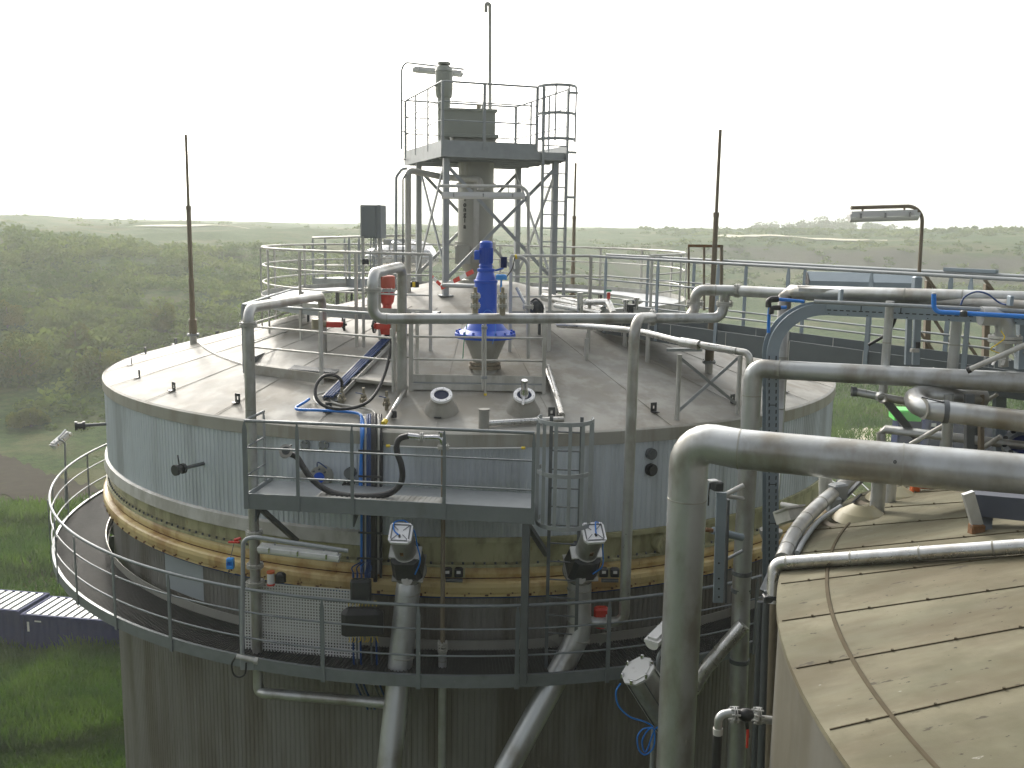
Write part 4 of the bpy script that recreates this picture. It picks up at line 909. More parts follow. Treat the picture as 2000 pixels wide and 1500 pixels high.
# ------------------------------------------------------------------ control cabinet and other items on the roof
yk = 18.2; c = P(729, 433, yk); t = thing('control_cabinet', 'grey control cabinet on two posts above the roof walkway', 'cabinet', P(729, 610, yk))
part('cabinet_box', MB().cbox(c, .40, .30, .60, -.22, .012), GREYBOX, t); d = MB().obox(c + V((-.066, -.148, 0)).xyz, V((math.cos(-.22), math.sin(-.22), 0)) * .135, V((-math.sin(-.22), math.cos(-.22), 0)) * .006, V((0, 0, .27))); part('door', d, GREYBOX, t)
part('cabinet_edge', MB().beam(P(739, 402, yk - .16), P(739, 466, yk - .16), .035, .02, (0, 1, 0)), GALVL, t)
for px in (709, 741): q = P(px, 500, yk - .1); part('post', MB().beam(onz(q, P(px, 400, yk).z), onz(q, roofz(q.x, q.y)), .05, .05, (0, 1, 0)), GALVL, t)
for k, px in enumerate((725, 730, 733)): part('conduit', MB().tube(smoothpath([P(px, 465, yk - .1), P(px - 2, 500, yk - .12), P(px + 1, 540, yk - .1)]), .012, 6), GALV, t)
q = P(757, 473, yk - .2); solo('switch_box', MB().cbox(q, .15, .1, .11, -.2, .015).tube(smoothpath([q + V((.04, 0, -.05)), q + V((.02, 0, -.22)), q + V((-.12, 0, -.3))]), .01, 6), GALVL, 'small pale switch box with a drooping cable right of the control cabinet', 'box')
q = P(714, 511, yk - .15); solo('relay_box', MB().cbox(q, .12, .08, .1, 0, .012), DARK, 'small dark box on the left post of the control cabinet', 'box')
def gatevalve(px, py, Y, label, flip=1):
    q = P(px, py, Y); k = Y / FPX; t = thing('gate_valve', label, 'valve', q, 'red gate valves with black hand-wheels')
    x = V((flip, .12, -.02)).normalized(); part('valve_bonnet', MB().beam(q, q + x * 28 * k, .16, .10).cyl(q + x * .02, q + x * .3, .05, 12), RED, t)
    part('valve_body', MB().cyl(q - x * .16 - V((0, 0, .09)), q - x * .16 + V((0, 0, .09)), .11, 18).cyl(q - x * .2, q, .06, 14), BRASS, t)
    w_ = q + x * 34 * k; A, B = frame(x); wh = MB().tube([w_ + A * .105 * math.cos(i * PI / 12) + B * .105 * math.sin(i * PI / 12) for i in range(24)], .018, 8, closed=True)
    for i in range(3): wh.beam(w_, w_ + A * .1 * math.cos(i * 2.09) + B * .1 * math.sin(i * 2.09), .025, .012)
    wh.cyl(w_ - x * .08, w_ + x * .05, .022, 8); part('hand_wheel', wh, BLACK, t); return t
gatevalve(638, 633, 17.6, 'red gate valve whose black hand-wheel points right, behind the left arch pipe')
gatevalve(764, 637, 16.3, 'red gate valve whose black hand-wheel points left, below the cross pipe arch', -1)
yr = 18.2; q = P(756, 600, yr); k = yr / FPX; zz2 = lambda y: P(756, y, yr).z
t = thing('red_relief_valve', 'faded red round valve housing seen through the cross pipe arch', 'valve', onz(q, zz2(650)))
part('upper_drum', MB().lathe([(r * k, zz2(y)) for y, r in ((563, 15), (561, 16), (540, 16), (538, 12), (537, 1))], onz(q, 0), 28), REDW, t)
part('lower_body', MB().lathe([(r * k, zz2(y)) for y, r in ((652, 17), (640, 18), (636, 12), (628, 12), (612, 9), (596, 9), (590, 13), (578, 15), (570, 15))], onz(q, 0), 24), RED, t)
part('flange', MB().flange(onz(q, zz2(567)), (0, 0, 1), 17 * k, .03), GALVL, t)
def striped(name, a, b, w_, n, label):
    t = thing(name, label, 'barrier', (a + b) / 2 - V((0, 0, .1)), 'red and white barrier boards')
    for i in range(n): part('red_stripe' if i % 2 == 0 else 'white_stripe', MB().beam(a + (b - a) * i / n, a + (b - a) * (i + 1) / n, .03, w_), TAPER if i % 2 == 0 else TAPEW, t)
striped('barrier_board', P(862, 562, 19.8), P(924, 530, 19.3), .085, 5, 'longer red and white board sloping up towards the blue gearmotor')
striped('barrier_board', P(860, 556, 19.85), P(840, 537, 20.0), .06, 3, 'short red and white board leaning at the foot of the tower column')
q = P(810, 555, 18.6); t = thing('warning_lamp', 'small black lamp box with a yellow face left of the tower foot', 'lamp', q); part('lamp_body', MB().cbox(q, .15, .12, .12, -.2, .02), BLACK, t); part('lamp_face', MB().cbox(q + V((-.01, -.066, 0)), .055, .012, .09, 0, .004), YPLAST, t)
pipe('bar_rail', 'grey horizontal bar with a pale end sleeve at the foot of the tower', [P(866, 557, 19.4), P(935, 559, 18.8)], .045, 0, GALV)
# lagged pipes and fittings on the right of the roof
pipe('lagged_pipe', 'short shiny lagged pipe lying on the roof right of the tower foot', [P(1062, 580, 19.9), P(1178, 606, 18.3)], .085, 0, LAG, (), [(P(1120, 593, 19.1), (1, -1, 0))])
pipe('lagged_pipe', 'lower shiny lagged pipe lying beside the right ring railing', [P(1085, 596, 18.9), P(1176, 612, 17.9)], .06, 0, LAG)
pipe('lagged_elbow', 'shiny lagged elbow below a small red and green tap on the roof', [P(1140, 590, 18.3), P(1188, 590, 17.9), P(1198, 612, 17.6)], .06, .08, LAG)
q = P(1189, 573, 17.9); t = thing('tap', 'small tap with red body and green handle on the roof right of the tower', 'tap', q - V((0, 0, .08))); part('tap_body', MB().cyl(q - V((0, 0, .1)), q + V((0, 0, .02)), .032, 12), RED, t); part('tap_handle', MB().cbox(q + V((.0, 0, .05)), .10, .04, .04, .3, .01), GREENC, t)
pipe('vent_stub', 'short shiny square-topped vent stub in front of the lagged pipes', [P(1133, 612, 17.2), P(1133, 571, 17.2)], .055, 0, LAG)
for k, (px, py, w_) in enumerate(((1222, 596, .12), (1243, 592, .10), (1232, 605, .16))):
    q = P(px, py, 17.8); s = MB().cyl(q - V((0, 0, .12)), q + V((0, 0, .06)), w_ * .35, 12).cyl(q + V((0, 0, .06)), q + V((0, 0, .10)), w_ * .55, 12)
    solo('gauge_fitting', s, CHROME if k != 2 else DARK, ('left chrome gauge fitting in the ring railing by the footbridge', 'right chrome gauge fitting in the ring railing by the footbridge', 'dark squat fitting in front of the two chrome gauges')[k], 'fitting')
pipe('hooked_conduit', 'pale hooked conduit with a yellow end right of the blue gearmotor', [P(1032, 700, 17.0), P(1031, 515, 17.0), P(1020, 502, 17.0), P(1008, 502, 17.0)], .034, .14, GALVL, [(P(1031, 599, 17.0), (0, 0, 1), .1)])
solo('conduit_cap', MB().cyl(P(1010, 501, 16.98), P(1006, 502, 16.98), .042, 10), YPLAST, 'yellow cap on the hooked conduit right of the blue gearmotor', 'cap')
cable('black_lead', 'thin black lead drooping from the hooked conduit', [P(1006, 503, 16.95), P(1000, 525, 16.9), P(990, 540, 16.9)], .012, BLACK)
q = P(1047, 600, 17.4); solo('black_hood', MB().sphere(q, .14, 8, (1, .8, 1)).tube(smoothpath([q + V((-.1, -.1, .1)), q + V((0, -.15, .16)), q + V((.12, -.12, .02)), q + V((.1, -.1, -.14))]), .018, 6), DARK, 'dark round hood with a cable loop right of the blue gearmotor', 'hood')
pipe('slant_tube', 'short bright slanting tube right of the blue gearmotor', [P(1009, 562, 17.3), P(1027, 596, 17.2)], .03, 0, LAG)
# long slender silver pipe on stands
sp = [P(1090, 634, 17.2), P(1230, 645, 16.1), P(1325, 666, 15.2), P(1464, 690, 14.3), P(1459, 830, 14.3)]
pipe('silver_pipe', 'slender shiny pipe descending right across the roof onto a crossed stand', smoothpath(sp[:3])[:-1] + bend([sp[2], sp[3], sp[4]], .1), .052, 0, LAG, (), [(P(1438, 686, 14.45), (1, -.6, 0))])
q0, q1 = P(1330, 668, 15.15), P(1366, 674, 14.9); solo('pipe_sleeve', MB().cyl(q0, q1, .074, 20), LAG, 'wider sleeve on the slender shiny pipe above its stand', 'sleeve')
f0, f1 = PR(1322, 818), PR(1440, 808); t = thing('pipe_stand', 'crossed two-post stand under the slender shiny pipe at the roof edge', 'stand', (f0 + f1) / 2)
h0, h1 = P(1325, 692, f0.y).z, P(1440, 694, f1.y).z
for f, h in ((f0, h0), (f1, h1)): part('stand_post', MB().cyl(f - V((0, 0, .03)), onz(f, h), .04, 12), GALVL, t)
part('brace', MB().beam(onz(f0, h0 - .05), onz(f1, f1.z + .15), .05, .012, (0, 1, 0)), GALV, t); part('brace', MB().beam(onz(f0, f0.z + .1) + V((0, .03, 0)), onz(f1, h1 - .02) + V((0, .03, 0)), .05, .012, (0, 1, 0)), GALV, t)
part('top_channel', MB().beam(P(1302, 683, f0.y), P(1372, 683, f0.y - .1), .08, .05), GALV, t)
for (px, py, hh) in ((1145, 703, .4), (1220, 676, .32), (1264, 708, .62)):
    f = PR(px, py); solo('pipe_support', MB().cyl(f - V((0, 0, .03)), f + V((0, 0, hh)), .042, 12).cyl(f + V((0, 0, hh)), f + V((0, 0, hh + .09)), .015, 8), GALVL, {1145: 'leftmost short support stub standing alone on the right roof', 1220: 'middle support stub under the slender shiny pipe', 1264: 'tall support stub left of the crossed pipe stand'}[px], 'stub', 'support stubs on the right roof')

# masts
E_ = lambda px, py: PR(px, py) + V((0, 0, .02))
def mast(px, pyb, pyj, pyt, label, base=None):
    f = base or PR(px, pyb); Y = f.y; t = thing('lightning_mast', label, 'mast', f, 'slender lightning masts round the tank')
    q = onz(f, 0); zj = P(px, pyj, Y).z; zt_ = P(px, pyt, Y).z
    part('mast_base', MB().cyl(onz(q, f.z - .05), onz(q, f.z + .20), .075, 14), GALVL, t); part('base_flange', MB().flange(onz(q, f.z + .21), (0, 0, 1), .13, .03, 18, 6), GALV, t)
    zm = f.z + .2 + (zj - f.z) * .42
    part('mast_tube', MB().cyl(onz(q, f.z + .2), onz(q, f.z + .55), .085, 14).cyl(onz(q, f.z + .55), onz(q, zm), .058, 14).cyl(onz(q, zm), onz(q, zj), .048, 14).cyl(onz(q, zj - .05), onz(q, zj + .03), .056, 14), BRWN, t)
    part('mast_rod', MB().cyl(onz(q, zj), onz(q, zt_), .030, 10), BRWN, t); return t
mast(378, 672, 405, 263, 'tall brown lightning mast on the left of the domed roof')
mast(1384, 728, 418, 253, 'tall brown lightning mast behind the crossed pipe stand on the right')
mast(1114, 545, 424, 318, 'shorter-looking lightning mast on the far side behind the steel tower', V((1.62, 26.8, roofz(1.62, 26.8))))
cable('earth_cable', 'thin pale earthing cable curving over the roof from the left mast foot', [E_(383, 668), E_(398, 680), E_(420, 693), E_(447, 704), E_(474, 713)], .010, GALVL)
# foil-wrapped vessel and far stair landing behind the ring
q = P(790, 500, 27.4); b = MB(); rows = []
for i in range(9):
    ph = -PI / 2 + PI * i / 8; rows.append([q + V((1.0 * math.cos(ph) * math.cos(th) * (1 + .12 * math.sin(3 * th + i)), .6 * math.cos(ph) * math.sin(th), .42 * math.sin(ph) * (1 + .15 * math.sin(5 * th)))) for th in [2 * PI * j / 18 for j in range(19)]])
solo('foil_bundle', b.sheet(rows, False), FOIL, 'crumpled silver foil bundle behind the control cabinet', 'bundle')
L0, L1 = P(612, 546, 26.5), P(772, 548, 24.6); dv = V((.5, .85, 0))
t = thing('stair_landing', 'far grey landing with railings behind the left of the roof ring', 'platform', L0)
part('deck', MB().obox((L0 + L1) / 2 + dv * .5, (L1 - L0) / 2, dv * .5, V((0, 0, .04))), GALV, t)
part('edge_beam', MB().beam(L0 - V((0, 0, .14)), L1 - V((0, 0, .14)), .02, .3), GALV, t)
for i, h in enumerate((1.12, .75, .38)): part('handrail' if i == 0 else 'mid_rail', MB().tube([L0 + dv + V((0, 0, h)), L0 + V((0, 0, h)), L1 + V((0, 0, h)), L1 + dv + V((0, 0, h))], .026 if i == 0 else .018, 8), GALVL, t)
for f in (0, .16, .46, .58, .84, 1): q = L0 + (L1 - L0) * f; part('post', post_mb(q - V((0, 0, .1)), q + V((0, 0, 1.1)), L1 - L0, .08, .02), GALV, t)
for f in (.1, .5, .9): q = L0 + dv + (L1 - L0) * f; part('post', post_mb(q - V((0, 0, .1)), q + V((0, 0, 1.1)), L1 - L0, .07, .02), GALV, t)
for f in (.15, .85): q = L0 + dv * .5 + (L1 - L0) * f; part('landing_leg', MB().beam(onz(q, roofz(q.x, q.y) if math.hypot(q.x - T1.x, q.y - T1.y) < 8 else RIM - 2), q, .1, .1, uu), GALVD, t)

# ------------------------------------------------------------------ small pipework on the roof front
for px, py, lab in ((668, 792, 'leftmost of three small ball valves on the roof front, under the hose loop'), (710, 793, 'middle of three small ball valves on the roof front'), (755, 800, 'rightmost of three small ball valves on the roof front')):
    f = PR(px, py); t = thing('ball_valve', lab, 'valve', f, 'three ball valves on the roof front')
    part('valve_body', MB().cyl(f - V((0, 0, .05)), f + V((0, 0, .12)), .03, 12).sphere(f + V((0, 0, .17)), .05, 6).cyl(f + V((0, 0, .2)), f + V((0, 0, .30)), .024, 10), BRASS, t)
    part('flange', MB().flange(f + V((0, 0, .10)), (0, 0, 1), .07, .02, 14, 4), BRASS, t)
    part('valve_handle', MB().beam(f + V((0, -.03, .20)), f + V((-.12, -.04, .225)), .02, .012), BCABLED, t)
hz_ = lambda px, py, Y: P(px, py, Y)
cable('loop_hose', 'black hose looped over the ball valves and hung from the platform corner', [hz_(668, 756, 15.5), hz_(666, 742, 15.5), hz_(652, 733, 15.45), hz_(632, 735, 15.35), hz_(618, 752, 15.2), hz_(617, 775, 15.05), hz_(632, 792, 14.95), hz_(662, 799, 14.95), hz_(700, 794, 15.0), hz_(728, 776, 15.2), hz_(748, 740, 15.6), hz_(760, 700, 15.9), hz_(765, 664, 16.0), hz_(766, 650, 16.0)], .026, BLACK, 'hose', 10)
q = P(766, 648, 16.0); solo('hose_coupling', MB().cyl(q - V((0, 0, .08)), q + V((0, 0, .05)), .04, 12), GALVL, 'pale coupling holding the upper end of the looped black hose', 'coupling')
a = PR(645, 790) + V((0, 0, .10)); b = PR(768, 664) + V((0, 0, .10)); dd = (b - a).normalized(); sd = dd.cross(V((0, 0, 1))).normalized()
t = thing('roof_cable_tray', 'sloping ladder tray of blue cables running up the roof beside the ball valves', 'cable tray', a - V((0, 0, .1)))
for sg in (-1, 1): part('tray_side', MB().beam(a + sd * sg * .13, b + sd * sg * .13, .015, .07), GALVL, t)
for k in range(9): q = a + (b - a) * (k + .5) / 9; part('tray_rung', MB().beam(q - sd * .13, q + sd * .13, .03, .012), GALVL, t)
for k in range(4): part('cable', MB().cyl(a + sd * (-.10 + .045 * k) + V((0, 0, .03)), b + sd * (-.10 + .045 * k) + V((0, 0, .03)), .02, 8), BCABLED, t)
part('tray_base', MB().beam(a - V((0, 0, .04)), b - V((0, 0, .04)), .24, .01), GALVD, t)
E0 = lambda px, py: PR(px, py) + V((0, 0, .05))
WL = lambda px, py, r=RT + .06: PC(px, py, r)
for k, (x1, y1, x2) in enumerate(((612, 783, 716), (640, 778, 742))):
    cable('bent_conduit', ('outer pale conduit curving off the cable tray and over the roof edge', 'inner pale conduit curving off the cable tray and over the roof edge')[k], [E0(660 + 14 * k, 768), E0(x1 + 8, 776), E0(x1 + 2, 786 - 4 * k), E0(x1 + 14, 797 - 4 * k), E0(x1 + 50, 803 - 3 * k), E0(x2 - 18, 811 - 4 * k), E0(x2 - 6, 820), E0(x2 - 1, 832) + V((0, -.03, .02)), WL(x2 - 2, 850, RT + .1), WL(x2 - 2, 900, RT + .09)], .018, GALVL, 'conduit')
cable('blue_tube', 'bright blue tube bending at the left of the ball valves and dropping down the wall', [E0(604, 785), E0(596, 791), E0(582, 799), E0(578, 803), E0(586, 806), E0(640, 808), E0(690, 812), E0(706, 820), WL(709, 842, RT + .1), WL(706, 880, RT + .1), WL(703, 960, RT + .1)], .024, BCABLE, 'tube')
# cable bundle down the wall
t = thing('cable_riser', 'bundle of blue and black cables strapped down the tank wall behind the platform', 'cables', WL(728, 1130))
for k, (px, mm, r_) in enumerate(((706, BCABLE, .02), (714, GALVL, .014), (718, BCABLED, .022), (723, BCABLED, .022), (728, BLACK, .03), (733, BLACK, .034), (739, GALVL, .014), (744, BLACK, .02))):
    pts = [E0(px, 816), E0(px, 832) + V((0, -.02, .03)), WL(px, 850, RT + .1), WL(px, 1000, RT + .09), WL(px, 1120 + 8 * (k % 3), RT + .1)]
    part('cable', MB().tube(pts, r_, 8), mm, t)
for py in (880, 930, 1040, 1090): part('strap', MB().beam(WL(700, py, RT + .14), WL(748, py + 2, RT + .14), .012, .03), DARK, t)
part('tray_back', MB().beam(WL(727, 860, RT + .03), WL(725, 1120, RT + .03), .34, .03, (0, 1, 0)), GALVD, t)
# slanting sample pipe with yellow tip, silver pipe to the cage, white rod
pipe('sample_pipe', 'thin slanting pipe with a black fitting from the platform corner to the roof edge', [P(794, 757, 15.9), PR(762, 822) + V((0, 0, .1)), PR(752, 836) + V((0, 0, .08))], .035, .05, STEEL)
solo('pipe_tip', MB().cyl(PR(753, 833) + V((0, 0, .09)), PR(749, 838) + V((0, 0, .08)), .045, 12), YPLAST, 'yellow tip of the slanting thin pipe at the roof edge', 'cap')
q = PR(768, 818) + V((0, 0, .08)); solo('black_fitting', MB().cbox(q, .1, .1, .11, .5, .02), BLACK, 'black fitting beside the slanting thin pipe at the roof edge', 'fitting')
pipe('roof_duct', 'shiny lagged duct sloping down the roof from the platform corner to the ladder cage', [PR(1068, 728) + V((0, 0, .1)), PR(1090, 800) + V((0, 0, .09)), PR(1096, 822) + V((0, 0, .08))], .062, .05, LAG)
pipe('roof_duct', 'short shiny duct lying between the capped stub and the ladder cage', [PR(952, 833) + V((0, 0, .05)), PR(1030, 829) + V((0, 0, .06)), PR(1100, 826) + V((0, 0, .06))], .045, 0, LAG)
t = thing('marker_rod', 'thin white rod with yellow ends laid along the top of the ribbed wall', 'rod', WL(890, 880, RT + .12)); part('rod', MB().tube([WL(758, 871, RT + .12), WL(890, 876, RT + .1), WL(1022, 875, RT + .12)], .012, 8), WHITE, t)
for x, y in ((758, 871), (1022, 875)): q = WL(x, y, RT + .12); part('rod_end', MB().cyl(q - V((.03, 0, 0)), q + V((.03, 0, 0)), .022, 10), YPLAST, t)
t = thing('sample_standpipe', 'thin double standpipe with yellow tip hanging in front of the mixer platform', 'pipe', P(947, 776, 15.85))
for px, y0, y1 in ((943, 634, 760), (948, 632, 768)): part('standpipe', MB().cyl(P(px, y0, 15.85), P(px, y1, 15.85), .019, 8), GALVL, t)
for y in (640, 737): part('clamp', MB().cbox(P(946, y, 15.85), .10, .05, .05, 0, .01), GALV, t)
part('tip', MB().cyl(P(948, 768, 15.85), P(948, 776, 15.85), .024, 10), YPLAST, t)
# ------------------------------------------------------------------ slide valves with square lids on the two thick sloping pipes
def lid_valve(bx, by, Yb, d, label, side):
    b = P(bx, by, Yb); d = V(d).normalized(); t = thing('slide_valve', label, 'valve', b, 'drum valves with square blue-wired lids')
    A = d.cross(V((0, 0, 1))).normalized(); A = A if A.x > 0 else -A; B = d.cross(A).normalized(); B = B if B.z > 0 else -B
    ring = lambda c, r: c
    part('base_flange', MB().cyl(b - d * .06, b - d * .015, .25, 28).cyl(b + d * 0, b + d * .035, .245, 28), HOPP, t)
    h = MB(); s0, s1 = .225, .20
    q0, q1 = b + d * .04, b + d * .50
    vs = [q0 + A * (s0 * i) + B * (s0 * j) for i, j in ((-1, -.7), (-.7, -1), (.7, -1), (1, -.7), (1, .7), (.7, 1), (-.7, 1), (-1, .7))] + [q1 + A * (s1 * i) + B * (s1 * j) for i, j in ((-1, -.7), (-.7, -1), (.7, -1), (1, -.7), (1, .7), (.7, 1), (-.7, 1), (-1, .7))]
    h.add(vs, [(k, (k + 1) % 8, 8 + (k + 1) % 8, 8 + k) for k in range(8)] + [tuple(range(8, 16))]); part('housing', h, DARK, t)
    part('base_plate', MB().obox(b + d * .045, A * .235, B * .235, d * .012), HOPP, t)
    part('bracket_plate', MB().obox(b + d * .505, A * .235, B * .10, d * .02), WHITE, t)
    part('drum', MB().cyl(b + d * .51, b + d * 1.02, .168, 30), STEEL, t)
    hoopm = MB().cyl(b + d * .515, b + d * .54, .174, 30); part('drum_rim', hoopm, WHITE, t)
    nm = b + d * .74 - B * .170; part('name_plate', MB().obox(nm, A * .025, d * .045, B * .003), RUST, t)
    L = b + d * 1.04; ld = MB(); o = [(-1, -.72), (-.72, -1), (.72, -1), (1, -.72), (1, .72), (.72, 1), (-.72, 1), (-1, .72)]; s = .165
    ld.add([L + A * (s * i) + B * (s * j) + d * z for z in (-.025, .025) for i, j in o], [(k, (k + 1) % 8, 8 + (k + 1) % 8, 8 + k) for k in range(8)] + [tuple(range(8, 16)), tuple(range(7, -1, -1))])
    lid = part('lid', ld, WHITEB, t)
    fr_ = MB()
    for i, j in ((1, 0), (-1, 0), (0, 1), (0, -1)): fr_.obox(L + A * (i * .128) + B * (j * .128) + d * .028, A * (.008 if i else .13), B * (.008 if j else .13), d * .006)
    part('lid_frame', fr_, GALVD, lid)
    wr = []
    for i, j in ((1, 1), (1, -1), (-1, 1), (-1, -1)): wr.append(MB().beam(L + A * (i * .128) + B * (j * .128) + d * .034, L + A * (i * .035) + B * (j * .035) + d * .034, .008, .006, d))
    for q in wr: part('lid_wire', q, GALVD, lid)
    for i, j in ((1, 1), (1, -1), (-1, 1), (-1, -1)): q = L + A * (i * .128) + B * (j * .128); part('lid_bolt', MB().cyl(q, q + d * .055, .013, 8), CHROME, lid)
    c1 = [L + d * .035 + A * .0 - B * .06, L + d * .05 - A * .09 + B * .02, L + d * .05 - A * .11 + B * .14, L + d * .02 - A * .05 + B * .20, L + A * .05 + B * .20, L - d * .08 + A * .17 + B * .10, L - d * .3 + A * .2 - B * .0, L - d * .5 + A * .24 - B * .14, L - d * .74 + A * .15 - B * .24]
    if side: c1 = [L + d * .035 + A * .02 - B * .05, L + d * .05 + A * .03 + B * .06, L + d * .04 + A * .06 + B * .16, L - d * .06 + A * .17 + B * .1, L - d * .35 + A * .2 - B * .05, L - d * .6 + A * .22 - B * .2, L - d * .76 + A * .1 - B * .24]
    part('blue_lead', MB().tube(smoothpath(c1), .011, 7), BCABLE, t)
    part('plug', MB().cyl(c1[0] - B * .02, c1[0] + B * .02 + A * -.01, .016, 8), BLACK, t)
    cl = MB()
    for k in (-1, 1): cl.tube([b - d * .05 + A * (.24 * math.cos(a)) * k + B * (.24 * math.sin(a)) for a in [-1.2 + i * .2 for i in range(12)]], .016, 6)
    part('clamp_ring', cl, GALVD, t); return t
lid_valve(800, 1112, 14.02, (-.05, -.66, .75), 'drum valve with a square white lid on the left thick sloping pipe', 0)
lid_valve(1132, 1112, 14.02, (.13, -.64, .75), 'drum valve with a square white lid on the right thick bent pipe', 1)
top = P(800, 1128, 14.06); tl = pipe('sloping_pipe', 'thick pale pipe sloping down and left from the left drum valve', [top, P(797, 1150, 14.0), P(778, 1330, 13.75), P(757, 1530, 13.3)], .185, .5, STEEL2, (), [(P(797, 1155, 13.99), (0, -.1, 1)), (P(785, 1283, 13.81), (.05, .15, 1))], n=28)
pipe('bent_pipe', 'thick pale pipe with a bend running down and left from the right drum valve', [P(1132, 1128, 14.06), P(1131, 1235, 13.9), P(1115, 1270, 13.85), P(985, 1510, 13.3)], .180, .55, STEEL2, (), [(P(1131, 1150, 14.0), (0, 0, 1)), (P(1131, 1212, 13.93), (0, 0, 1)), (P(1130, 1246, 13.88), (.2, 0, 1))], n=28)
for (px, py, lab) in ((795, 1133, 'round pale disc cap on the top of the left thick sloping pipe'), (1133, 1130, 'round pale disc cap on the top of the right thick bent pipe')):
    q = P(px, py, 13.80); d = V((0, -.9, .42)).normalized(); s = MB().cyl(q + d * -.12, q, .04, 12).cyl(q, q + d * .02, .082, 26).cyl(q + d * .02, q + d * .045, .022, 8); solo('disc_cap', s, GALVL, lab, 'cap', 'disc caps on the thick pipes')
# brackets on the bent pipe
for k, px in enumerate((1090, 1166)): solo('pipe_ear', MB().add([P(px, 1238, 14.2), P(px + 22 * (1 - 2 * k) * -1, 1244, 14.2), P(px + 6, 1262, 14.2), P(px, 1238, 14.24), P(px + 22 * (1 - 2 * k) * -1, 1244, 14.24), P(px + 6, 1262, 14.24)], [(0, 1, 2), (5, 4, 3), (0, 3, 4, 1), (1, 4, 5, 2), (2, 5, 3, 0)]), HOPP, ('left', 'right')[k] + ' triangular bracket ear beside the thick bent pipe', 'bracket')
# perforated guard panel
g0, g1 = P(476, 1130, 14.30), P(700, 1160, 14.02); zt0, zb0 = P(588, 1146, 14.15).z, P(588, 1278, 14.15).z
t = thing('perforated_panel', 'pale square-perforated guard panel standing on the walkway against the tank', 'panel', onz((g0 + g1) / 2, zb0))
gm_ = MB(); n = 40
for k in range(n + 1): q = g0 + (g1 - g0) * k / n; gm_.beam(onz(q, zb0), onz(q, zt0), .020, .006, g1 - g0) if False else gm_.obox(onz(q, (zb0 + zt0) / 2), (g1 - g0).normalized() * .011, V((0, .004, 0)), V((0, 0, (zt0 - zb0) / 2)))
n2 = 23
for k in range(n2 + 1): z = zb0 + (zt0 - zb0) * k / n2; gm_.obox(onz((g0 + g1) / 2, z), onz((g1 - g0) / 2, 0), V((0, .0055, 0)), V((0, 0, .009)))
part('mesh_sheet', gm_, WHITE, t)
part('panel_foot', MB().beam(onz(g0, zb0 - .02), onz(g1, zb0 - .02), .04, .04), GALVD, t)
# junction boxes
q = P(705, 1152, 13.98); t = thing('junction_box', 'blue-grey junction box with blue cable glands below the cable riser', 'box', q - V((0, 0, .18)))
part('box_body', MB().cbox(q, .31, .16, .34, .08, .03), DARK, t)
for k in range(5): c = P(690 + 8 * k, 1122, 13.98); part('gland', MB().cyl(c - V((0, 0, .05)), c + V((0, 0, .03)), .018, 8).tube(smoothpath([c + V((0, 0, .03)), c + V((.01 * (k - 2), .03, .10)), P(705 + 4 * k, 1098, 14.2)]), .011, 6), BCABLED, t)
q = P(708, 1212, 13.75); t = thing('terminal_housing', 'long black terminal housing with fringes of yellow wires behind the walkway rails', 'box', q - V((0, 0, .24)))
part('housing_body', MB().cbox(q, .62, .24, .40, .08, .07), BLACK, t)
for sg, py in ((1, 1180), (-1, 1246)):
    for k in range(9):
        c = P(682 + 6.5 * k + random.uniform(-2, 2), py, 13.72); part('wire_end', MB().tube(smoothpath([c - V((0, 0, .03 * sg)), c + V((.01, -.02, .02 * sg)), c + V((random.uniform(-.04, .04), -.02, .06 * sg))]), .006, 5), YPLAST, t, 'yellow wire end')
for k, (px, mm) in enumerate(((690, BCABLED), (697, GALVD), (704, BCABLED), (725, GALVD), (735, BCABLED))): cable('tail_cable', ('first', 'second', 'third', 'fourth', 'fifth')[k] + ' cable from the left hanging below the black terminal housing', [P(px, 1246, 13.8), P(px + 1, 1290, 13.8), P(px + 6, 1335, 13.9), P(px + 28, 1385, 14.2)], .016, mm, group='cables below the terminal housing')
# fittings on the wall behind the platform
def wall_disc(name, px, py, r_, th, mat, label, bolts=4, cat='plate', group=None, bm=CHROME):
    p = PC(px, py, RT); rd = (p - T1); rd.z = 0; rd.normalize(); tn = V((-rd.y, rd.x, 0)); t = thing(name, label, cat, p, group)
    part('disc', MB().cyl(p - rd * .02, p + rd * th, r_, 28), mat, t)
    for k in range(bolts): a = PI / 4 + 2 * PI * k / bolts; q = p + tn * (r_ * .78 * math.cos(a)) + V((0, 0, r_ * .78 * math.sin(a))); part('bolt', MB().cyl(q, q + rd * (th + .03), .014, 8), bm, t)
    return t, p, rd, tn
wall_disc('blanking_plate', 597, 869, .078, .03, GREYBOX, 'left of two round bolted plates high on the wall behind the platform', 4, 'plate', 'round bolted plates behind the platform')
wall_disc('blanking_plate', 633, 869, .078, .03, GREYBOX, 'right of two round bolted plates high on the wall behind the platform', 4, 'plate', 'round bolted plates behind the platform')
t, p, rd, tn = wall_disc('manhole', 631, 929, .17, .12, HOPP, 'round manhole with a bright blue centre behind the platform rails', 8, 'manhole', None, GALVD)
part('blue_cover', MB().cyl(p + rd * .12, p + rd * .15, .085, 24), BLUE, t); part('lifting_loop', MB().tube(smoothpath([p + rd * .08 + V((0, 0, .15)) - tn * .06, p + rd * .12 + V((0, 0, .24)) - tn * .02, p + rd * .1 + V((0, 0, .15)) + tn * .12]), .01, 6), BCABLED, t)
wall_disc('wall_disc', 686, 922, .085, .10, GALVD, 'plain grey disc on the wall left of the cable riser', 0)
wall_disc('dark_coupling', 684, 944, .075, .14, BLACK, 'dark knobbly coupling below the plain grey disc', 6, 'coupling', None, BLACK)
q = P(557, 884, 14.1); d = V((.25, -.8, .35)).normalized(); t = thing('hose_connector', 'chrome quick connector with a round face on the left end of the thick black hose', 'connector', q)
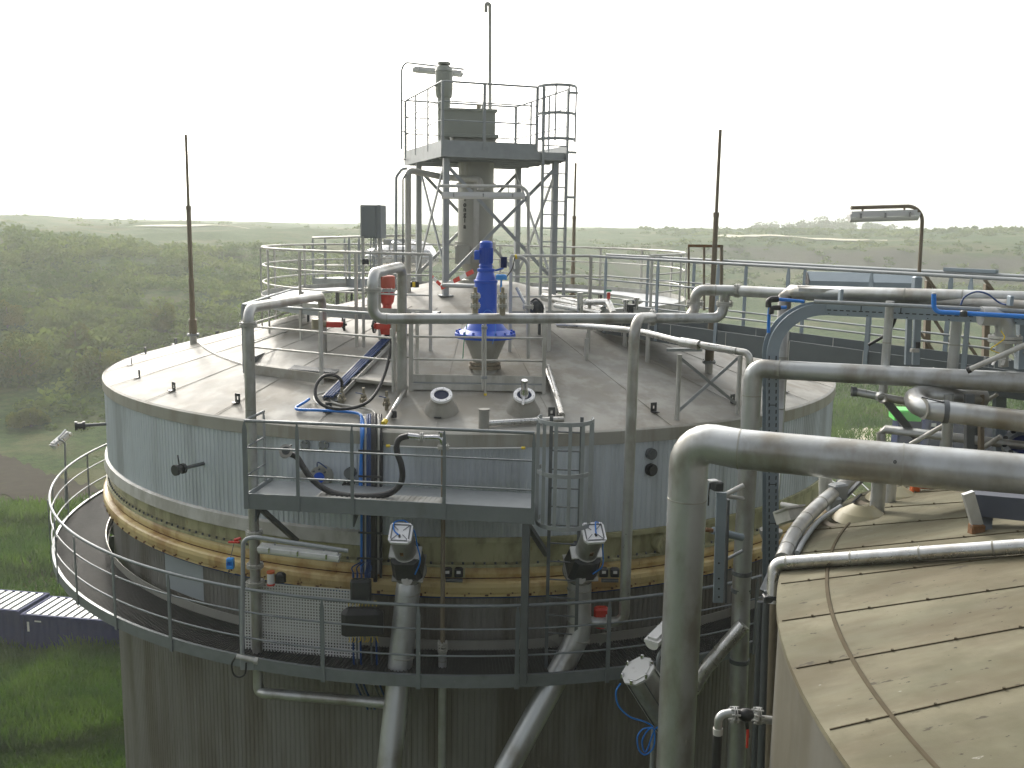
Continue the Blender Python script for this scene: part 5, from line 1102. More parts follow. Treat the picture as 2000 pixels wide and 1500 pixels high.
part('connector_body', MB().cyl(q + d * .12, q - d * .1, .075, 20).cyl(q + d * .12, q + d * .16, .10, 24).cyl(q - d * .1, q - d * .2, .055, 14), STEEL, t); part('connector_face', MB().cyl(q + d * .161, q + d * .175, .06, 20), DARK, t); part('locking_arm', MB().beam(q + V((-.06, -.05, .09)), q + V((.12, -.08, .13)), .03, .02), BLACK, t)
q = P(592, 928, 14.2); solo('chrome_coupling', MB().cyl(q, q + V((.02, -.10, .02)), .075, 20).cyl(q + V((.02, -.1, .02)), q + V((.03, -.14, .03)), .035, 12), GALVL, 'round chrome coupling on the wall left of the blue-centred manhole', 'coupling')
cable('thick_hose', 'thick black hose sagging along the platform from the chrome connector to the standpipe', [P(565, 886, 14.05), P(580, 893, 14.0), P(592, 912, 13.95), P(606, 932, 13.9), P(626, 950, 13.85), P(652, 963, 13.8), P(690, 969, 13.72), P(730, 969, 13.7), P(762, 963, 13.68), P(781, 947, 13.7), P(786, 928, 13.7), P(783, 905, 13.72), P(776, 885, 13.75), P(775, 868, 13.78), P(782, 856, 13.8), P(800, 851, 13.8)], .045, BLACK, 'hose', 14)
t = thing('hose_fitting', 'bright cast pipe fitting joining the thick black hose to the thin standpipe', 'fitting', P(868, 872, 13.78))
part('straight_piece', MB().cyl(P(797, 851, 13.8), P(822, 854, 13.8), .045, 16).cyl(P(822, 854, 13.8), P(848, 854, 13.8), .036, 14), CHROME, t); part('flange', MB().flange(P(824, 854, 13.8), (1, 0, 0), .075, .03, 18, 6), GALVL, t)
part('elbow', MB().tube(bend([P(846, 854, 13.8), P(862, 855, 13.8), P(865, 870, 13.8)], .1), .04, 14), CHROME, t); part('lower_flange', MB().flange(P(866, 873, 13.8), (0, 0, 1), .085, .04, 18, 6), GALVL, t); part('valve_top', MB().cyl(P(861, 854, 13.8), P(862, 845, 13.8), .03, 10).cbox(P(862, 845, 13.8), .10, .03, .025), CHROME, t)
pipe('standpipe', 'thin vertical standpipe dropping from the hose fitting through both walkways', [P(866, 873, 13.8), onz(P(866, 873, 13.8), P(866, 1265, 13.8).z)], .034, 0, BRWN, [(onz(P(866, 873, 13.8), P(866, 1258, 13.8).z), (0, 0, 1), .075), (onz(P(866, 873, 13.8), P(866, 1268, 13.8).z), (0, 0, 1), .075)], ())
q = onz(P(866, 873, 13.8), 0); pipe('lower_standpipe', 'wider continuation of the thin standpipe below the walkway', [onz(q, P(866, 1268, 13.8).z), onz(q, P(866, 1540, 13.8).z)], .06, 0, STEEL2, (), [(onz(q, P(866, 1290, 13.8).z), (0, 0, 1))])
for k, (px, lab) in enumerate(((886, 'pair of small black actuator boxes right of the left drum valve'), (1190, 'pair of small black actuator boxes right of the right drum valve'))):
    q = P(px, 1118, 14.15); t = thing('actuator_boxes', lab, 'actuator', q, 'small actuator box pairs')
    part('mount_plate', MB().cbox(q + V((0, .05, -.02)), .34, .02, .16, 0, .005), CREAM, t)
    for dx in (-.09, .08): part('actuator', MB().cbox(q + V((dx, -.03, .02)), .13, .12, .13, 0, .02), BLACK, t); part('label_face', MB().cbox(q + V((dx, -.094, .035)), .06, .006, .045, 0, .002), WHITE, t)
    part('valve_stub', MB().cyl(q + V((-.12, -.02, -.12)), q + V((.14, -.02, -.12)), .03, 10), GALVD, t)
# strip light, sensor and clamps on the front left
yl = 13.42; lamp('walkway_lamp', 'dirty strip light under a bent pole on the walkway below the access platform', P(505, 1072, yl), P(664, 1090, yl - .1), [P(473, 1300, yl), P(475, 1053, yl), P(500, 1049, yl), P(680, 1076, yl - .1)], GALV, pr=.032, drop=.09, w=.15)
bp_ = PZ(128, 905, zr); lamp('walkway_lamp', 'tilted white strip light on a pole at the far left of the walkway', onz(P(103, 873, bp_.y), P(103, 873, bp_.y).z), P(135, 846, bp_.y + .4), [onz(P(129, 995, bp_.y), zt), P(127, 862, bp_.y), P(112, 858, bp_.y - .1), P(128, 840, bp_.y + .3)], GALV, drop=.08, w=.2)
q = P(450, 1100, 14.35); t = thing('gas_sensor', 'bright blue sensor housing with dangling lead at the left of the upright arch pipe', 'sensor', q); sb = MB()
for dz in (-.055, .06): sb.cbox(q + V((0, 0, dz)), .11, .09, .05, 0, .01)
for dx in (-.045, .045): sb.cbox(q + V((dx, 0, 0)), .02, .09, .1, 0, .005)
sb.cbox(q + V((0, .03, 0)), .1, .03, .12, 0, .005); part('sensor_body', sb, LBLUE, t); part('lead', MB().tube(smoothpath([q - V((0, 0, .08)), q + V((-.04, 0, -.17)), q + V((0, 0, -.24)), q + V((.06, 0, -.17)), q + V((.12, .05, -.2))]), .008, 6), GALVD, t)
part('hanger', MB().tube([q + V((.0, .02, .08)), q + V((.03, .2, .35))], .006, 5), GALVD, t)
q = P(458, 1055, 14.5); solo('red_cock', MB().cyl(q, q + V((.1, 0, .03)), .025, 10).cbox(q + V((0, -.03, -.02)), .18, .04, .03, 0, .01), RED, 'small red-handled cock beside the upright arch pipe at the cream girder', 'cock')
q = P(529, 1128, 14.0); t = thing('alarm_beacon', 'white alarm beacon with red top and base beside the perforated panel', 'beacon', q - V((0, 0, .12))); part('beacon_body', MB().cyl(q - V((0, 0, .09)), q + V((0, 0, .07)), .055, 18), WHITE, t); part('beacon_top', MB().cyl(q + V((0, 0, .07)), q + V((0, 0, .1)), .06, 18), ORANGE, t); part('beacon_base', MB().cyl(q - V((0, 0, .12)), q - V((0, 0, .09)), .06, 18), RED, t); part('horn', MB().cbox(q + V((.14, .03, 0)), .16, .14, .15, .2, .04), BLACK, t)
q = P(478, 1287, 13.3); t = thing('cable_socket', 'grey cable socket with a black cable loop at the walkway edge under the strip light', 'socket', q); part('socket_tube', MB().cyl(q + V((-.12, 0, .04)), q + V((.14, 0, -.02)), .035, 12).cyl(q + V((.14, 0, -.02)), q + V((.19, 0, -.03)), .05, 12), GALVL, t); part('cable_loop', MB().tube(smoothpath([q + V((-.12, 0, .04)), q + V((-.19, 0, -.08)), q + V((-.17, 0, -.24)), q + V((-.08, 0, -.28)), q + V((0, 0, -.22)), q + V((.02, 0, -.06))]), .014, 7), BLACK, t); part('socket_bracket', MB().cbox(q + V((.02, .05, -.1)), .2, .02, .18, 0, .005), GALV, t)
# ------------------------------------------------------------------ second tank, lower right
t2 = thing('digester_tank', 'neighbouring round tank with a stained pale cone roof in the lower right corner', 'tank', (T2.x, T2.y, 0), 'round digester tanks')
R2Z = CZ - 3.08
part('wall', MB().lathe([(RT - .02, -.5), (RT - .02, R2Z - .05)], T2, 260), WALL2, t2)
rf = MB(); nz2 = 260
for (ra, rb) in ((RT + .01, 6.2), (6.2, 4), (4, 2), (2, .02)): rf.lathe([(ra, R2Z + SLOPE * (RT - ra)), (rb, R2Z + SLOPE * (RT - rb))], T2, nz2)
rf.lathe([(RT - .02, R2Z - .05), (RT + .01, R2Z - .04), (RT + .01, R2Z)], T2, nz2)
roof2 = part('roof', rf, ROOF2, t2)
rz2 = lambda r: R2Z + SLOPE * (RT - r)
part('ring_seam', MB().lathe([(7.618, rz2(7.618) + .002), (7.612, rz2(7.612) + .010), (7.592, rz2(7.592) + .010), (7.586, rz2(7.586) + .002)], T2, nz2), SEAM, roof2)
an = [math.atan2(q.y - T2.y, q.x - T2.x) % (2 * PI) for q in (PZ(1521, 1214, R2Z), PZ(1550, 1305, R2Z), PZ(1614, 1427, R2Z))]
st = (an[2] - an[0]) / 2; 
for k in range(26):
    a = an[0] + st * (k - 10); 
    if abs(st * (k - 10)) > PI: continue
    sm_ = MB().beam(pol(T2, 7.98, a, rz2(7.98) + .004), pol(T2, .6, a, rz2(.6) + .004), .008, .007)
    for j in range(16): r_ = 7.75 - .42 * j; sm_.cyl(pol(T2, r_, a, rz2(r_) + .004), pol(T2, r_, a, rz2(r_) + .016), .011, 6)
    part('roof_seam', sm_, SEAM, roof2)
PR2_ = lambda px, py, h=0: PR(px, py, T2) + V((0, 0, h))
gp = [PR2_(1512, 1128, -.25), PR2_(1512, 1121, .10), PR2_(1640, 1112, .11), PR2_(1800, 1104, .11), PR2_(2060, 1088, .11)]
pipe('roof_pipe', 'shiny jointed pipe lying along the upper part of the stained roof', [gp[0], gp[1], gp[4]], .062, .09, LAG, (), [(gp[1] + (gp[4] - gp[1]) * f, gp[4] - gp[1]) for f in (.05, .3, .55, .8)])
ip = [PR2_(1528, 1103, .05), PR2_(1545, 1074, .12), PR2_(1572, 1042, .16), PR2_(1612, 1008, .2), PR2_(1656, 978, .24), PR2_(1690, 958, .25)]
pp = smoothpath(ip, 4); pipe('lagged_bend', 'grey lagged pipe in short segments curving up the left edge of the stained roof', pp, .075, 0, STEEL, (), [(pp[k], pp[min(k + 1, len(pp) - 1)] - pp[k - 1]) for k in range(2, len(pp) - 1, 3)])
cable('thin_conduit', 'thin conduit following the grey lagged bend on its right', [PR2_(1556, 1092, .06), PR2_(1572, 1066, .08), PR2_(1600, 1034, .1), PR2_(1640, 1010, .12)], .026, GALV, 'conduit')
q = PR2_(1634, 996, .16); t = thing('flood_light', 'grey flood light with a box body on the curving lagged pipe', 'lamp', q - V((0, 0, .15))); part('lamp_head', MB().cbox(q + V((.0, 0, .06)), .20, .14, .18, .5, .02), GREYBOX, t); part('lamp_body', MB().cbox(q + V((-.07, -.1, -.06)), .15, .1, .16, .3, .02), GALV, t); part('lamp_bracket', MB().beam(q + V((-.1, -.1, -.15)), q + V((.4, .3, .15)), .04, .04), GALVD, t); part('lead', MB().tube(smoothpath([q + V((0, -.1, -.1)), q + V((.06, -.12, -.22)), q + V((.1, -.1, -.1)), q + V((.3, .1, .0))]), .014, 6), BLACK, t)
for (px, py, r_, hh, lab) in ((1712, 1006, .075, .62, 'front one of two pipe stubs rising from the stained roof behind the thick pipe'), (1738, 986, .055, .6, 'rear one of two pipe stubs rising from the stained roof behind the thick pipe')):
    f = PR2_(px, py); pipe('roof_stub', lab, [f - V((0, 0, .05)), f + V((0, 0, hh))], r_, 0, STEEL, (), [(f + V((0, 0, .01)), (0, 0, 1))], 'pipe', 18, 'pipe stubs on the stained roof')
for (px, py, lab) in ((1690, 1018, 'pale yellow weather hood at the foot of the front pipe stub'), (1752, 978, 'pale yellow weather hood behind the rear pipe stub')):
    f = PR2_(px, py); hd = MB().lathe([(.30, -.05), (.22, .04), (.09, .12)], f + V((0, .12, .03)), 26, PI * .85, PI * 2.05); hd.add([f + V((.0, .12, .14)), f + V((.30, .14, -.02)), f + V((.30, .16, -.02)), f + V((0, .14, .14))], [(0, 1, 2, 3)]); solo('weather_hood', hd, PALE, lab, 'hood', 'pale weather hoods on the stained roof')
    cd_ = MB().lathe([(.44, -.10), (.42, -.075), (.36, -.06)], f + V((0, .12, .03)), 26, PI * .95, PI * 2.0); solo('roof_collar', cd_, BRWN, 'dark curved collar ' + ('below the front' if px < 1700 else 'below the rear') + ' pale weather hood', 'collar', 'curved collars on the stained roof')
q = PR2_(1786, 966); solo('red_fitting', MB().cbox(q + V((0, 0, .08)), .09, .09, .18, 0, .01).cyl(q + V((.06, 0, .1)), q + V((.3, 0, .1)), .03, 10), ORANGE, 'small rust red fitting on the stained roof just under the thick pipe', 'fitting')
# steel leg and blue beam on that roof
a, b = PR2_(1906, 1046), P(1890, 962, PR2_(1906, 1046).y); t = thing('leaning_stay', 'leaning steel channel stay with a rusty foot on the stained roof', 'bracket', a); part('stay_channel', MB().beam(a + V((0, 0, .1)), b, .10, .05, (0, 1, 0)), STEEL2, t); part('stay_foot', MB().cbox(a + V((0, 0, .06)), .12, .1, .1, 0, .01), RUST, t); part('anchor_rod', MB().cyl(a - V((0, 0, .06)) + V((0, -.02, 0)), a + V((0, -.02, .06)), .012, 8), RUST, t)
y_ = a.y + .2; solo('blue_beam', MB().beam(P(1897, 982, y_), P(2090, 1000, y_ - .6), .18, .20), SLATE, 'dark slate steel beam under the thick pipe at the right picture edge', 'beam')
q = P(1922, 1008, y_); solo('beam_post', MB().beam(q + V((0, 0, .1)), PR2_(1920, 1040), .14, .1), GALVD, 'short dark post under the dark slate beam', 'post')

# ------------------------------------------------------------------ the three big pipes in front
vb = onz(P(1342, 974, 10.6), 0); hz0, hz1 = P(1445, 877, 10.3), P(2090, 938, 9.17)
pipe('thick_pipe', 'thickest pale pipe rising in front and bending right over the stained roof', [onz(vb, P(1330, 1580, 10.6).z), onz(vb, hz0.z + .03), hz0, hz1], .217, .54, STEEL2, (), [(onz(vb, P(1342, 974, 10.6).z), (0, 0, 1)), (hz0, hz1 - hz0), (hz0 + (hz1 - hz0) * .52, hz1 - hz0)], n=40)
q = P(1748, 902, 9.54); solo('eye_bolt', MB().tube([q + V((.012 * math.cos(k), -.0, .016 * math.sin(k))) for k in [i * .7 for i in range(9)]], .006, 5, True), DARK, 'small dark eye bolt on the front of the thickest pipe', 'bolt')
vm = onz(P(1468, 777, 13.2), 0); m0, m1 = P(1518, 722, 13.1), P(2090, 752, 11.6); zl = P(1433, 1580, 13.2).z
zcl = lambda y: onz(vm, P(1450, y, 13.2).z)
vmb = P(1436, 1560, 12.95)
pipe('bent_riser', 'middle pale pipe rising left of the slotted tray and bending right above the thickest pipe', [vmb, zcl(1120), onz(vm, m0.z + .01), m0, m1], .128, .34, STEEL2, (), [(onz(vm, P(1468, 772, 13.2).z), (0, 0, 1)), (P(1523, 722, 13.08), m1 - m0), (P(1775, 735, 12.6), m1 - m0), (P(1822, 737, 12.5), m1 - m0)], 'pipe', 28, None, [(zcl(1118), (0, 0, 1)), (zcl(1152), (0, 0, 1)), (vmb + (zcl(1120) - vmb) * .62, (0, 0, 1))])
s0, s1 = P(1556, 570, 13.8), P(2090, 586, 12.0); sv = onz(P(1520, 800, 14.0), 0)
pipe('lean_pipe', 'slimmer pale pipe standing behind the slotted tray with a mitred elbow into a level run', [onz(sv, P(1516, 1160, 14.0).z), onz(sv, s0.z - .06), onz(sv + V((.10, 0, 0)), s0.z), s0, s1], .093, 0, STEEL2, (), [(onz(sv, P(1520, 697, 14).z), (0, 0, 1)), (onz(sv, P(1520, 797, 14).z), (0, 0, 1)), (onz(sv, P(1518, 1000, 14).z), (0, 0, 1)), (s0 + (s1 - s0) * .43, s1 - s0), (s0 + (s1 - s0) * .64, s1 - s0)], 'pipe', 22)
q = onz(sv, P(1517, 1040, 14.0).z); solo('pipe_collar', MB().lathe([(.10, .05), (.17, .04), (.17, 0), (.12, -.12), (.12, -.3)], q, 26), HOPP, 'dirty round collar at the foot of the slimmer pale pipe', 'collar')
tp = MB().beam(P(1560, 566, 13.65), P(1780, 573, 13.05), .012, .05); solo('cover_strip', tp.beam(P(1560, 559, 13.8), P(1780, 567, 13.05), .14, .012), GALVL, 'thin grey cover strip lying along the level run of the slimmer pipe', 'cover')
# cable trays
def tray_path():
    pts = [P(1505, 1195, 13.5), P(1505, 690, 13.5)]; c = P(1602, 690, 13.5); R = (c - pts[1]).length; 
    top_ = P(1602, 602, 13.5).z - c.z
    for k in range(1, 14): a = PI - PI / 2 * k / 13; pts.append(c + V((R * math.cos(a), 0, top_ * math.sin(a))))
    pts.append(P(2090, 624, 11.75)); return pts
tpth = tray_path(); t = thing('slotted_tray', 'blue-grey slotted cable tray rising, curving over and running right', 'cable tray', tpth[0])
def band(pts, w_, dy, th=.012):
    m_ = MB(); L = []; 
    for i, p in enumerate(pts):
        a = pts[max(0, i - 1)]; b = pts[min(len(pts) - 1, i + 1)]; d = (b - a).normalized(); n = V((d.z, 0, -d.x)).normalized(); L.append((p, n))
    for y0, y1 in ((dy, dy), (dy + th, dy + th)): m_.sheet([[p + n * (w_ / 2) + V((0, y0, 0)) for p, n in L], [p - n * (w_ / 2) + V((0, y0, 0)) for p, n in L]], False)
    for sg in (-1, 1): m_.sheet([[p + n * (sg * w_ / 2) + V((0, dy, 0)) for p, n in L], [p + n * (sg * w_ / 2) + V((0, dy + th, 0)) for p, n in L]], False)
    return m_
part('tray_side', band(tpth, .17, -.12), BLUEG, t); part('tray_side', band(tpth, .17, .12), BLUEG, t); part('tray_base', MB().sheet([[p + V((0, -.10, -.07 if i > 10 else 0)) for i, p in enumerate(tpth)], [p + V((0, .12, -.07 if i > 10 else 0)) for i, p in enumerate(tpth)]], False), GALVD, t)
sl_ = MB(); a, b = tpth[-2], tpth[-1]; d = (b - a).normalized(); n_ = int((b - a).length / .085)
for k in range(n_):
    q = a + (b - a) * (k + .5) / n_ + V((0, -.123, -.012)); 
    if k % 6 == 5: sl_.obox(q + V((0, 0, .035)), V((0, 0, .038)), V((0, .002, 0)), d * .006)
    sl_.obox(q, d * .026, V((0, .002, 0)), V((0, 0, .007)))
    if k % 3 == 0: sl_.obox(q - V((0, 0, .05)), d * .007, V((0, .002, 0)), V((0, 0, .006)))
a, b = tpth[1], tpth[0]; n_ = int((a - b).length / .095)
for k in range(n_):
    q = b + (a - b) * (k + .5) / n_ + V((0, -.123, 0))
    for dx in (-.052, .045): sl_.obox(q + V((dx, 0, 0)), V((.007, 0, 0)), V((0, .002, 0)), V((0, 0, .028)))
    if k % 6 == 2: sl_.obox(q + V((-.004, 0, 0)), V((.05, 0, 0)), V((0, .002, 0)), V((0, 0, .005)))
part('slot_pattern', sl_, BLACK, t)
solo('tray_conduit', MB().tube([P(1590, 589, 13.05), P(2090, 612, 11.7)], .028, 10), GALV, 'grey conduit lying along the top of the slotted tray', 'conduit')
solo('tray_clip', MB().cbox(P(1642, 577, 13.1), .045, .1, .17, 0, .008), BLUEG, 'small blue-grey clip on top of the slotted tray left of its middle', 'clip'); solo('tray_clip', MB().cbox(P(1973, 587, 12.0), .045, .1, .12, 0, .008), BLUEG, 'small blue-grey clip on the slotted tray near the right picture edge', 'clip')
# blue tubes on the tray
cable('blue_tube', 'bright blue tube with a white tip lying along the slotted tray', bend([P(1824, 574, 12.3), P(1824, 609, 12.3), P(2090, 623, 11.5)], .09), .030, BCABLE, 'tube', 10, None, False)
solo('tube_tip', MB().cyl(P(1824, 575, 12.3), P(1824, 571, 12.3), .026, 10), WHITE, 'white tip of the bright blue tube on the slotted tray', 'cap')
solo('tube_strap', MB().cbox(P(1882, 612, 12.1), .08, .09, .08, 0, .02), DARK, 'dark strap holding the bright blue tube to the slotted tray', 'strap')
cable('blue_loop', 'thin dark blue cable arching over the level pipe above the slotted tray', [P(1876, 596, 12.3), P(1884, 580, 12.3), P(1905, 570, 12.2), P(1928, 574, 12.1), P(1950, 590, 12.1), P(1964, 595, 12.0)], .012, BCABLED)
solo('blue_stub', MB().cyl(P(1517, 584, 13.35), P(1570, 589, 13.35), .024, 10), BCABLE, 'upper short blue tube at the top of the curved tray', 'tube'); solo('blue_stub', MB().cyl(P(1522, 601, 13.32), P(1536, 600, 13.32), .024, 10), BCABLE, 'lower short blue tube at the top of the curved tray', 'tube')
cable('blue_drop', 'blue tube dropping down the left of the curved tray from the black couplings', [P(1504, 596, 13.35), P(1502, 615, 13.35), P(1501, 650, 13.35)], .024, BCABLE, 'tube', 8)
t = thing('black_coupling', 'pair of black elbow couplings at the top left of the curved tray', 'coupling', P(1506, 604, 13.33)); part('upper_elbow', MB().tube(bend([P(1501, 600, 13.33), P(1501, 585, 13.33), P(1520, 584, 13.33)], .1), .042, 12), BLACK, t); part('lower_elbow', MB().tube(bend([P(1506, 614, 13.3), P(1507, 601, 13.3), P(1524, 601, 13.3)], .08), .036, 12), BLACK, t)

# ------------------------------------------------------------------ footbridge to the right
d_ = V((.543, -.84, 0)).normalized(); n_ = V((.84, .543, 0)).normalized(); B0 = V((1.65, 19.7, 0)); BZ = 20.10; BT = 21.44; BL = 13.0; BW = 1.05
BP = lambda s, v, z: B0 + d_ * s + n_ * v + V((0, 0, z))
t = thing('footbridge', 'straight steel footbridge with railings leading right from the roof ring', 'footbridge', BP(BL / 2, BW / 2, BZ - .2))
dk = MB().obox(BP(BL / 2, BW / 2, BZ), d_ * BL / 2, n_ * (BW / 2 - .02), V((0, 0, .015)))
for k in range(7): dk.obox(BP(1.0 + 1.85 * k, BW / 2, BZ + .017), d_ * .008, n_ * (BW / 2 - .04), V((0, 0, .003)))
part('deck', dk, PANEL, t)
for v in (0, BW):
    eb_ = part('edge_beam', MB().obox(BP(BL / 2, v, BZ - .0), d_ * BL / 2, n_ * .012, V((0, 0, .18))), PANEL, t)
    for k in range(9): part('panel_joint', MB().obox(BP(.9 + 1.4 * k, v - .014, BZ), d_ * .007, n_ * .002, V((0, 0, .17))), GALVL, eb_)
for v in (0, BW):
    s0_ = -.35 if v == 0 else -1.0
    for i, h in enumerate((BT - BZ, BT - BZ - .455, BT - BZ - .91)): part('handrail' if i == 0 else 'mid_rail', MB().tube([BP(s0_, v, BZ + h), BP(BL, v, BZ + h)], .026 if i == 0 else .016, 8), GALV, t)
    k = .35
    while k < BL: part('post', post_mb(BP(k, v + (-.02 if v == 0 else .02), BZ - .16), BP(k, v + (-.02 if v == 0 else .02), BT - .01), d_, .07), BLUEG, t); k += 1.55 if v == 0 else 1.35
# brown gate frame at the bridge
t = thing('rusty_frame', 'rusty brown open frame standing at the side of the footbridge', 'frame', P(1378, 605, 18.2))
for px, w_ in ((1345, .035), (1375, .04), (1409, .055)): part('frame_post', MB().beam(P(px, 479, 18.2), P(px, 606 if px < 1400 else 560, 18.2), w_, w_, (0, 1, 0)), BRWN, t)
part('frame_top', MB().beam(P(1344, 480, 18.2), P(1411, 481, 18.2), .05, .05), RUST, t)
# strip light on the bridge
yq = 14.2; lamp('bridge_lamp', 'strip light under a bent brown pole above the right footbridge', P(1657, 425, yq), P(1793, 421, yq), [P(1793, 572, yq), P(1803, 402, yq), P(1662, 406, yq)], BRWN, drop=.11, w=.16, pr=.027)
q = P(1790, 560, 14.1); solo('pole_clamp', MB().cbox(q, .12, .12, .30, .2, .02), BLUEG, 'blue-grey clamp post holding the brown lamp pole to the footbridge', 'clamp')
# folded trough on the far rail
a, b = P(1578, 545, 15.9), P(1788, 550, 14.5); d = (b - a).normalized(); pr_ = [V((0, -.10, -.10)), V((0, -.12, -.02)), V((0, .02, .12)), V((0, .10, .12)), V((0, .10, -.10))]
tr = MB().add([a + q for q in pr_] + [b + q for q in pr_], [(k, (k + 1) % 5, 5 + (k + 1) % 5, 5 + k) for k in range(5)] + [(4, 3, 2, 1, 0), (5, 6, 7, 8, 9)]); t = thing('zinc_trough', 'blue-grey folded zinc trough spattered white, hung on the footbridge rail', 'trough', (a + b) / 2 - V((0, 0, .1))); part('trough_body', tr, BLUEG, t); part('trough_end', MB().add([a + q * .9 + V((-.012, 0, 0)) for q in pr_], [(0, 1, 2, 3, 4)]), BLACK, t)
solo('rail_sleeve', MB().beam(BP(7.0, BW, BT + .045), BP(7.8, BW, BT + .045), .08, .05), BLUEG, 'flat zinc sleeve lying on the far footbridge rail near the right edge', 'sleeve')
# braced timber-brown frame beyond the bridge
t = thing('braced_frame', 'dark brown braced frame beyond the footbridge at the right edge', 'frame', P(1860, 715, 15.4)); yb_ = 15.4
for px, y0, y1, w_ in ((1813, 548, 705, .085), (1928, 555, 700, .085), (2030, 560, 700, .085)): part('frame_post', MB().beam(P(px, y0, yb_), P(px - 4, y1, yb_), w_, w_, (0, 1, 0)), BRWN, t)
for (x0, y0, x1, y1) in ((1802, 530, 1832, 572), (1915, 535, 1945, 575), (1820, 616, 1862, 682), (1790, 640, 1830, 695), (1880, 655, 1910, 700), (1930, 615, 1985, 690)): part('brace', MB().beam(P(x0, y0, yb_ - .1), P(x1, y1, yb_ - .1), .05, .035), BRWN, t)
cable('black_strip', 'curved black strip hanging beside the footbridge deck', [P(1752, 610, 13.6), P(1744, 635, 13.7), P(1728, 655, 13.8), P(1696, 674, 13.9)], .022, BLACK, 'strip')
# stub supports between tray and pipes
for (px, y0, y1, r_, sm_, lab) in ((1730, 588, 778, .055, 669, 'left pale support tube crossing behind the middle pipe'), (1862, 590, 915, .070, 673, 'right pale support tube crossing behind the middle pipe')):
    q = onz(P(px, 700, 12.75), 0); zz_ = lambda y: onz(q, P(px, y, 12.75).z); pipe('support_tube', lab, [zz_(y1), zz_(y0)], r_, 0, STEEL2, (), [(zz_(sm_), (0, 0, 1))], 'tube', 18, 'pale support tubes behind the middle pipe')
t = thing('junction_post', 'blue-grey double post with a small grey box beside the footbridge', 'post', P(1785, 715, 13.2))
for px, w_ in ((1776, .07), (1792, .09)): part('post_profile', MB().beam(P(px, 615, 13.2), P(px - 4, 712, 13.2), w_, .06, (0, 1, 0)), BLUEG, t)
part('small_box', MB().cbox(P(1786, 684, 13.1), .11, .08, .05, 0, .01), GALVL, t); part('plug', MB().cyl(P(1793, 668, 13.1), P(1793, 680, 13.1), .03, 10), BLACK, t)
# U-bend pipe
pipe('u_bend_pipe', 'pale pipe folding back on itself in a U-bend between the middle and thickest pipes', [P(2090, 834, 10.85), P(1792, 797, 11.6), P(1785, 772, 12.15), P(1920, 778, 12.3)], .128, .30, STEEL2, (), [(P(1803, 798, 11.55), (1, .1, 0))], 'pipe', 28, None, [(P(1846, 804, 11.46), (1, -.25, 0))])
pipe('capped_pipe', 'small horizontal pipe with a dark capped end sticking out under the middle pipe', [P(1664, 764, 12.7), P(1700, 771, 12.6), P(1775, 785, 12.35)], .052, 0, STEEL2, (), [(P(1690, 769, 12.63), (1, 0, 0))], 'pipe', 16, None, [(P(1668, 765, 12.69), (1, -.1, 0))])
q = P(1722, 776, 12.4); solo('open_tee', MB().hollow(q + V((0, .05, 0)), q + V((-.03, -.10, 0)), .065, .052, 20), STEEL2, 'open short tee stub on the small capped pipe', 'tee')
pipe('elbow_pipe', 'dull pale pipe with a mitred elbow low behind the thickest pipe', [P(1721, 925, 12.9), P(1721, 846, 12.9), P(1728, 838, 12.9), P(2060, 878, 12.1)], .058, 0, STEEL2)
solo('dark_strut', MB().beam(P(1722, 772, 12.8), P(1792, 858, 12.8), .10, .04, (0, 1, 0)), GALVD, 'dark flat strut slanting down right from the small capped pipe', 'strut')
for k, (x0, y0, x1, y1, Y, r_, lab) in enumerate(((1893, 722, 2060, 648, 11.9, .034, 'pale scaffold tube slanting up to the right edge above the middle pipe'), (1778, 868, 1850, 827, 12.4, .03, 'pale scaffold tube slanting under the U-bend pipe'), (1912, 880, 1955, 852, 12.4, .03, 'short pale scaffold tube low near the right edge'), (1915, 790, 1948, 770, 12.6, .025, 'short tube slanting just above the U-bend pipe'))):
    solo('scaffold_tube', MB().cyl(P(x0, y0, Y), P(x1, y1, Y - .2), r_, 12), GALVL, lab, 'tube', 'pale slanting scaffold tubes')
solo('tube_end', MB().cyl(P(1889, 724, 11.92), P(1896, 721, 11.9), .042, 12), BLACK, 'black end fitting of the upper pale scaffold tube', 'cap')
for k, (px, y0, y1, lab) in enumerate(((1896, 762, 880, 'dark steel post behind the U-bend pipe'), (1952, 762, 890, 'blue-grey steel post behind the U-bend pipe nearer the right edge'))): solo('steel_post', MB().beam(P(px, y0, 12.9), P(px, y1, 12.9), .14, .10, (0, 1, 0)), GALVD if k == 0 else BLUEG, lab, 'post')
solo('edge_post', MB().beam(P(2000, 600, 12.3), P(1996, 720, 12.3), .15, .12, (0, 1, 0)), BLUEG, 'blue-grey post cut by the right picture edge', 'post')
# valve elbow
yv_ = 12.1; t = thing('elbow_valve', 'stubby pale elbow with a thick bolted flange over a spiky valve', 'valve', P(1960, 712, yv_)); part('elbow', MB().tube(bend([P(1915, 617, yv_), P(1963, 618, yv_), P(1964, 660, yv_)], .26), .118, 24), STEEL2, t)
part('flange', MB().flange(P(1963, 662, yv_), (0, 0, 1), .195, .07, 28, 8), GALVL, t); part('valve_body', MB().cyl(P(1962, 666, yv_), P(1960, 690, yv_), .095, 20).cyl(P(1960, 690, yv_), P(1960, 716, yv_), .06, 14), STEEL2, t)
for k in range(9):
    sp_ = MB(); a = P(1945 + 4 * k, 696 + random.uniform(-6, 8), yv_ - .12); sp_.beam(a, a + V((random.uniform(-.05, .05), -.02, random.uniform(-.07, .04))), .03, .015); part('lever', sp_, WHITE, t)
part('wire', MB().tube(smoothpath([P(1952, 690, yv_ - .1), P(1935, 682, yv_ - .15), P(1948, 672, yv_ - .2), P(1962, 660, yv_ - .22), P(1955, 646, yv_ - .15)]), .007, 6), YPLAST, t)
